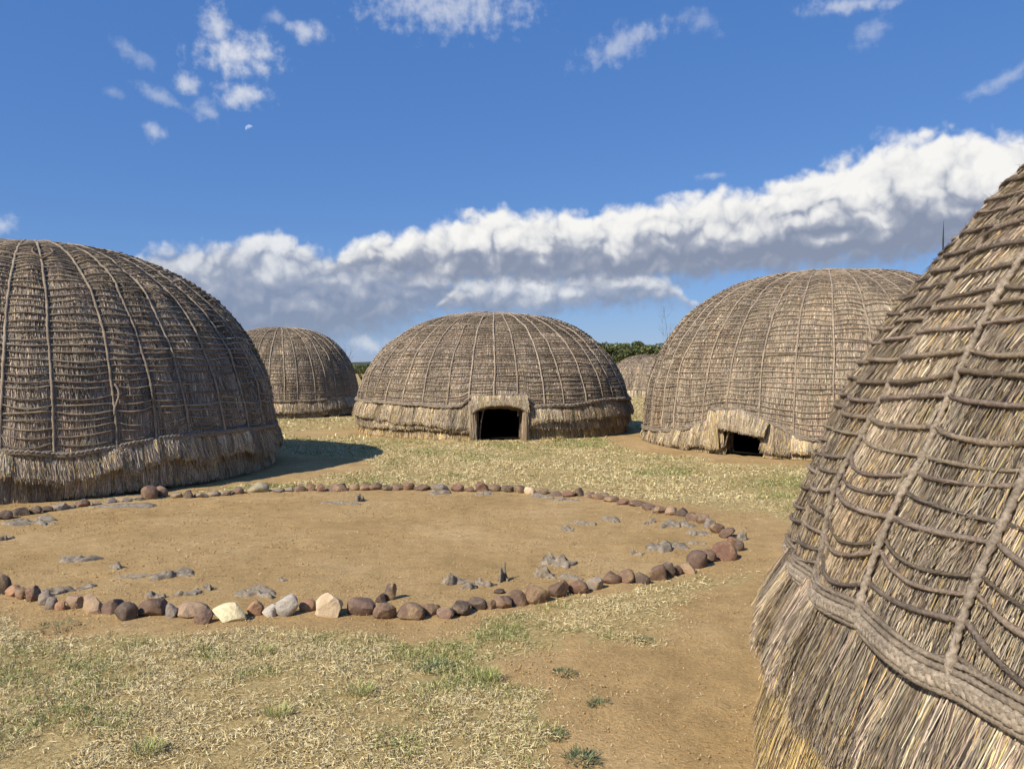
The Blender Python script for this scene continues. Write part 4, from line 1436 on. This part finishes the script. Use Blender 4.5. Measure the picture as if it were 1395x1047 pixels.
# crumbs of earth and small pebbles on the bare ground
def crumbs():
    rng = np.random.default_rng(55)
    n = 42000
    y = rng.uniform(2.5, 11, n) ** 1.0
    x = rng.uniform(-1, 1, n) * (0.72 * y + 0.5)
    ok = ~in_huts(x, y)
    x, y = x[ok], y[ok]
    s = soilness(x, y)
    keep = (rng.uniform(0, 1, len(x)) < (0.1 + 0.9 * s) * sstep(fbm(x * 2.3, y * 2.3, 15.0, 3), 0.3, 0.65))
    x, y = x[keep], y[keep]
    n = len(x)
    r = 0.0018 + 0.0045 * rng.uniform(0, 1, n) ** 4 + 0.0005 * y
    octa = np.array([(1, 0, 0), (0, 1, 0), (-1, 0, 0), (0, -1, 0), (0, 0, .8), (0, 0, -.6)], float)
    jit = rng.uniform(0.6, 1.3, (n, 6, 1))
    a = rng.uniform(0, 6.28, n)
    ro = np.stack([np.stack([np.cos(a), -np.sin(a), 0 * a], -1), np.stack([np.sin(a), np.cos(a), 0 * a], -1), np.stack([0 * a, 0 * a, 1 + 0 * a], -1)], 1)
    V = np.einsum('nij,nkj->nki', ro, octa[None] * jit) * r[:, None, None]
    V += np.stack([x, y, height(x, y) + r * 0.4], -1)[:, None]
    F = np.array([[0, 1, 4], [1, 2, 4], [2, 3, 4], [3, 0, 4], [1, 0, 5], [2, 1, 5], [3, 2, 5], [0, 3, 5]])
    F = (np.arange(n)[:, None, None] * 6 + F[None]).reshape(-1, 3)
    pal = np.array([(0.45, 0.295, 0.125), (0.38, 0.25, 0.11), (0.52, 0.36, 0.17), (0.3, 0.2, 0.1), (0.6, 0.5, 0.32)])
    c = pal[rng.choice(5, n, p=[.36, .28, .2, .12, .04])]
    o = mesh_obj('gravel', V.reshape(-1, 3), [F], M_CRUMB, tint=np.repeat(c, 6, 0), kind='stuff')
    tag(o, 'crumbs of earth and grit on the bare ground')


crumbs()

# ------------------------------------------------------------------ single green tufts
TUFTS = [(196, 1030, 44, 30, 'bright green grass tuft at the bottom left of the lawn', 'light'), (592, 908, 46, 24, 'green weed with broad leaves in the lawn below the ring', 'broad'),
         (490, 945, 42, 24, 'upright green grass tuft left of the broad weed', 'light'), (817, 960, 30, 18, 'small dark green weed alone on the bare path', 'dark'),
         (792, 1036, 44, 30, 'dark green weed at the bottom edge beside the path', 'dark'), (760, 1003, 32, 14, 'low dark weed above the bottom edge weed', 'dark'),
         (664, 925, 40, 24, 'tall green grass tuft right of the broad weed', 'light'), (875, 872, 30, 12, 'flat dark weed near the edge hut', 'dark'), (70, 858, 60, 16, 'dark green patch of weed below the left stones', 'dark'),
         (375, 976, 44, 20, 'pale green tuft in the middle of the foreground lawn', 'light'), (770, 915, 34, 12, 'thin green weed on the edge of the path', 'dark'), (355, 893, 40, 16, 'yellowish green tuft below the orange stone', 'light')]


def make_tuft(u, v, w, hh, label, kind):
    rng = np.random.default_rng(int(u + v))
    x, y = gp(u, v)
    k = y / F_PX
    R = w * k / 2
    n = 150 if kind == 'light' else 170
    rad = R * np.sqrt(rng.uniform(0, 1, n)) * (1.0 if kind != 'light' else 0.85)
    a = rng.uniform(0, 2 * np.pi, n)
    px, py = rad * np.cos(a), rad * np.sin(a) * 1.0
    d = np.stack([px, py, 0 * px], -1) / R + rng.normal(0, .35, (n, 3)) * np.array([1, 1, 0])
    if kind == 'light':
        L = hh * k * rng.uniform(.35, 1.0, n)
        w_ = rng.uniform(.0018, .0035, n)
        up = rng.uniform(0.8, 1.4, n)
        pal = np.array([(0.36, 0.37, 0.12), (0.28, 0.31, 0.09), (0.50, 0.46, 0.2), (0.2, 0.24, 0.07)])
    else:
        L = hh * k * rng.uniform(.2, .6, n)
        w_ = rng.uniform(.003, .007, n) * (1.3 if kind == 'broad' else .9)
        up = rng.uniform(0.15, 1.1, n)
        pal = np.array([(0.11, 0.135, 0.06), (0.14, 0.165, 0.075), (0.09, 0.11, 0.05), (0.2, 0.2, 0.09)]) * (1.5 if kind == 'broad' else 1.0)
    d /= np.linalg.norm(d, axis=1, keepdims=True) + 1e-9
    p0 = np.stack([px, py, 0 * px], -1)
    zz = np.array([0, 0, 1.0])[None]
    p1 = p0 + L[:, None] * .55 * (d * np.cos(up)[:, None] + zz * np.sin(up)[:, None])
    u2 = up - rng.uniform(.2, .8, n)
    p2 = p1 + L[:, None] * .45 * (d * np.cos(u2)[:, None] + zz * np.sin(u2)[:, None])
    p2[:, 2] = np.maximum(p2[:, 2], .003)
    side = np.cross(d, zz)
    W = side * w_[:, None] * .5
    V = np.stack([p0 - W * .6, p0 + W * .6, p1 - W, p1 + W, p2], 1).reshape(-1, 3)
    b = np.arange(n)[:, None] * 5
    tint = pal[rng.integers(0, 4, n)] * rng.uniform(.7, 1.3, (n, 1))
    o = mesh_obj('weed_tuft', V, [b + np.array([[0, 1, 3, 2]]), b + np.array([[2, 3, 4]])], M_BLADE, tint=np.repeat(tint, 5, 0))
    o.location = (x, y + R * .3, float(height(x, y)))
    tag(o, label, 'weed', 'green weeds in the dry lawn')


for q in TUFTS:
    make_tuft(*q)


# ------------------------------------------------------------------ bushes and bare trees behind the huts
def bush(name, label, u, dist, width, tall, seed, n=9000, pal=None, leaf=0.11):
    rng = np.random.default_rng(seed)
    d = ray(u, 500)
    x, y = d[0] / d[1] * dist, dist
    root = empty(name, (x, y, 0), label, 'tree', 'evergreen thorn trees behind the huts')
    parts = []
    tips = []
    for q in range(7):
        a = rng.uniform(0, 6.28)
        r = width * .42 * math.sqrt(rng.uniform(.05, 1))
        tip = np.array([r * math.cos(a), r * math.sin(a), tall * rng.uniform(.55, .85)])
        t = np.linspace(0, 1, 8)[:, None]
        path = np.array([.15 * math.cos(a), .15 * math.sin(a), 0])[None] * (1 - t) + tip[None] * t + np.array([0, 0, .25])[None] * np.sin(np.pi * t) * .6 + rng.normal(0, .05, (8, 3)) * t
        parts.append(tube(path, np.tile([[.3, 1., .2]], (8, 1)), np.linspace(.11, .025, 8), 6))
        tips.append(tip)
    V, F = join(parts)
    mesh_obj('trunk', V, [F], M_WOOD, root, smooth=True)
    nc = 46
    ca = rng.uniform(0, 6.28, nc)
    cr = width * .5 * np.sqrt(rng.uniform(0, 1, nc))
    cz = tall * (0.45 + .48 * np.sqrt(np.clip(1 - (cr / (width * .56)) ** 2, 0, 1)) * rng.uniform(.45, 1.02, nc))
    C = np.stack([cr * np.cos(ca), cr * np.sin(ca), cz], -1)
    k = rng.integers(0, nc, n)
    off = rng.normal(size=(n, 3))
    off /= np.linalg.norm(off, axis=1, keepdims=True)
    rad = rng.uniform(.3, .62, nc)[k] * rng.uniform(.2, 1, n) ** .4
    p = C[k] + off * rad[:, None] * np.array([1.15, 1.15, .62])
    ax = rng.normal(size=(n, 3))
    ax /= np.linalg.norm(ax, axis=1, keepdims=True)
    bx = np.cross(ax, rng.normal(size=(n, 3)))
    bx /= np.linalg.norm(bx, axis=1, keepdims=True) + 1e-9
    l = leaf * rng.uniform(.5, 1.3, n)[:, None]
    V = np.stack([p - ax * l, p + bx * l * .45, p + ax * l, p - bx * l * .45], 1).reshape(-1, 3)
    F = np.arange(n)[:, None] * 4 + np.arange(4)[None]
    pal = np.array([(0.075, 0.095, 0.03), (0.10, 0.12, 0.038), (0.05, 0.065, 0.022), (0.15, 0.15, 0.05)]) if pal is None else pal
    tint = pal[rng.integers(0, len(pal), n)] * rng.uniform(.7, 1.3, (n, 1)) * (rng.uniform(.75, 1.3, nc)[k])[:, None]
    mesh_obj('crown', V, [F], M_LEAF, root, tint=np.repeat(tint, 4, 0), kind='stuff')


bush('thorn_tree', 'dark green thorn tree rising beside the middle hut roof', 822, 58, 4.6, 3.75, 5)
bush('thorn_tree', 'dark green thorn tree above the small distant hut', 862, 60, 4.4, 4.05, 6)
bush('thorn_tree', 'dark green thorn tree meeting the right hut outline', 905, 57, 4.6, 3.9, 8)


def bare_tree(label, u, dist, tall, spread, seed, rad=0.05):
    rng = np.random.default_rng(seed)
    d = ray(u, 500)
    root = empty('bare_tree', (d[0] / d[1] * dist, dist, 0), label, 'tree')
    trunk, twigs = [], []

    def grow(p, dirv, length, r, depth):
        m = 6
        t = np.linspace(0, 1, m)[:, None]
        bend = rng.normal(0, .12, 3)
        path = p[None] + dirv[None] * length * t + bend[None] * length * t ** 2
        (trunk if depth == 0 else twigs).append(tube(path, np.tile([[.4, 1., .15]], (m, 1)), np.linspace(r, r * .55, m), 5))
        if depth >= 4:
            return
        for q in range(3 if depth else 4):
            t0 = rng.uniform(.45, 1.0) if q else 1.0
            pp = p + dirv * length * t0 + bend * length * t0 ** 2
            nd = dirv + rng.normal(0, spread, 3)
            nd[2] = abs(nd[2]) * .8 + .2
            nd /= np.linalg.norm(nd)
            grow(pp, nd, length * rng.uniform(.5, .75), r * .55, depth + 1)
    grow(np.zeros(3), np.array([0, 0, 1.0]), tall * .42, rad, 0)
    V, F = join(trunk)
    mesh_obj('trunk', V, [F], M_WOOD, root, smooth=True)
    V, F = join(twigs)
    mesh_obj('branches', V, [F], M_WOOD, root, smooth=True, kind='stuff')


bush('thorn_tree', 'low green bush far off in the gap left of the middle hut', 497, 78, 7.0, 2.1, 12, 7000)
bare_tree('leafless twiggy tree showing above the right hut shoulder', 899, 50, 5.2, .34, 3, .028)
bare_tree('leafless tree behind the back hut slope', 476, 60, 3.4, .5, 4, .035)

# slim pole far behind the edge hut
d = ray(1285.5, 301)
dist = 30.0
x, y, z = d[0] / d[1] * dist, dist, EYE + d[2] / d[1] * dist
t = np.linspace(0, z, 12)
path = np.stack([0.012 * t + 0 * t, 0 * t, t], -1)
V, F = tube(path, np.tile([[1., .2, 0]], (12, 1)), np.linspace(.05, .028, 12), 8)
o = mesh_obj('pole', V, [F], M_METAL, smooth=True)
o.location = (x - .012 * z, y, 0)
tag(o, 'thin dark pole tip rising behind the edge hut', 'pole')


# ------------------------------------------------------------------ daytime moon
def moon():
    d = ray(340, 176)
    v, f = ico(4)
    r = 2500 * 5.2 / F_PX
    m = bpy.data.materials.new('day_moon_material')
    m.use_nodes = True
    t = NT(m.node_tree)
    m.node_tree.nodes.clear()
    nrm = t.n('ShaderNodeNewGeometry').outputs['Normal']
    lit = t.smooth(t.v('DOT_PRODUCT', nrm, tuple(np.array([-0.42, -0.35, 0.84])), out=1), -0.05, 0.55)  # sunlit side of the moon painted as emission, from a set direction
    bf = t.n('ShaderNodeNewGeometry').outputs['Backfacing']
    lit = t.m('MULTIPLY', lit, t.m('SUBTRACT', 1.0, bf))
    mott = t.ramp(t.noise(nrm, 2.2, 3), [(0.35, (0.20, 0.19, 0.17)), (0.65, (0.34, 0.32, 0.28))])
    em = t.n('ShaderNodeEmission')
    t.put(em.inputs['Color'], mott)
    t.put(em.inputs['Strength'], lit)
    tr = t.n('ShaderNodeBsdfTransparent')
    ad = t.n('ShaderNodeAddShader')
    t.put(ad.inputs[0], em)
    t.put(ad.inputs[1], tr)
    out = t.n('ShaderNodeOutputMaterial')
    t.put(out.inputs[0], ad)
    o = mesh_obj('moon', v * r, [f], m, smooth=True)
    o.location = tuple(d * 2500 + np.array([0, 0, EYE]))
    tag(o, 'pale daytime half moon in the blue sky', 'moon')


moon()
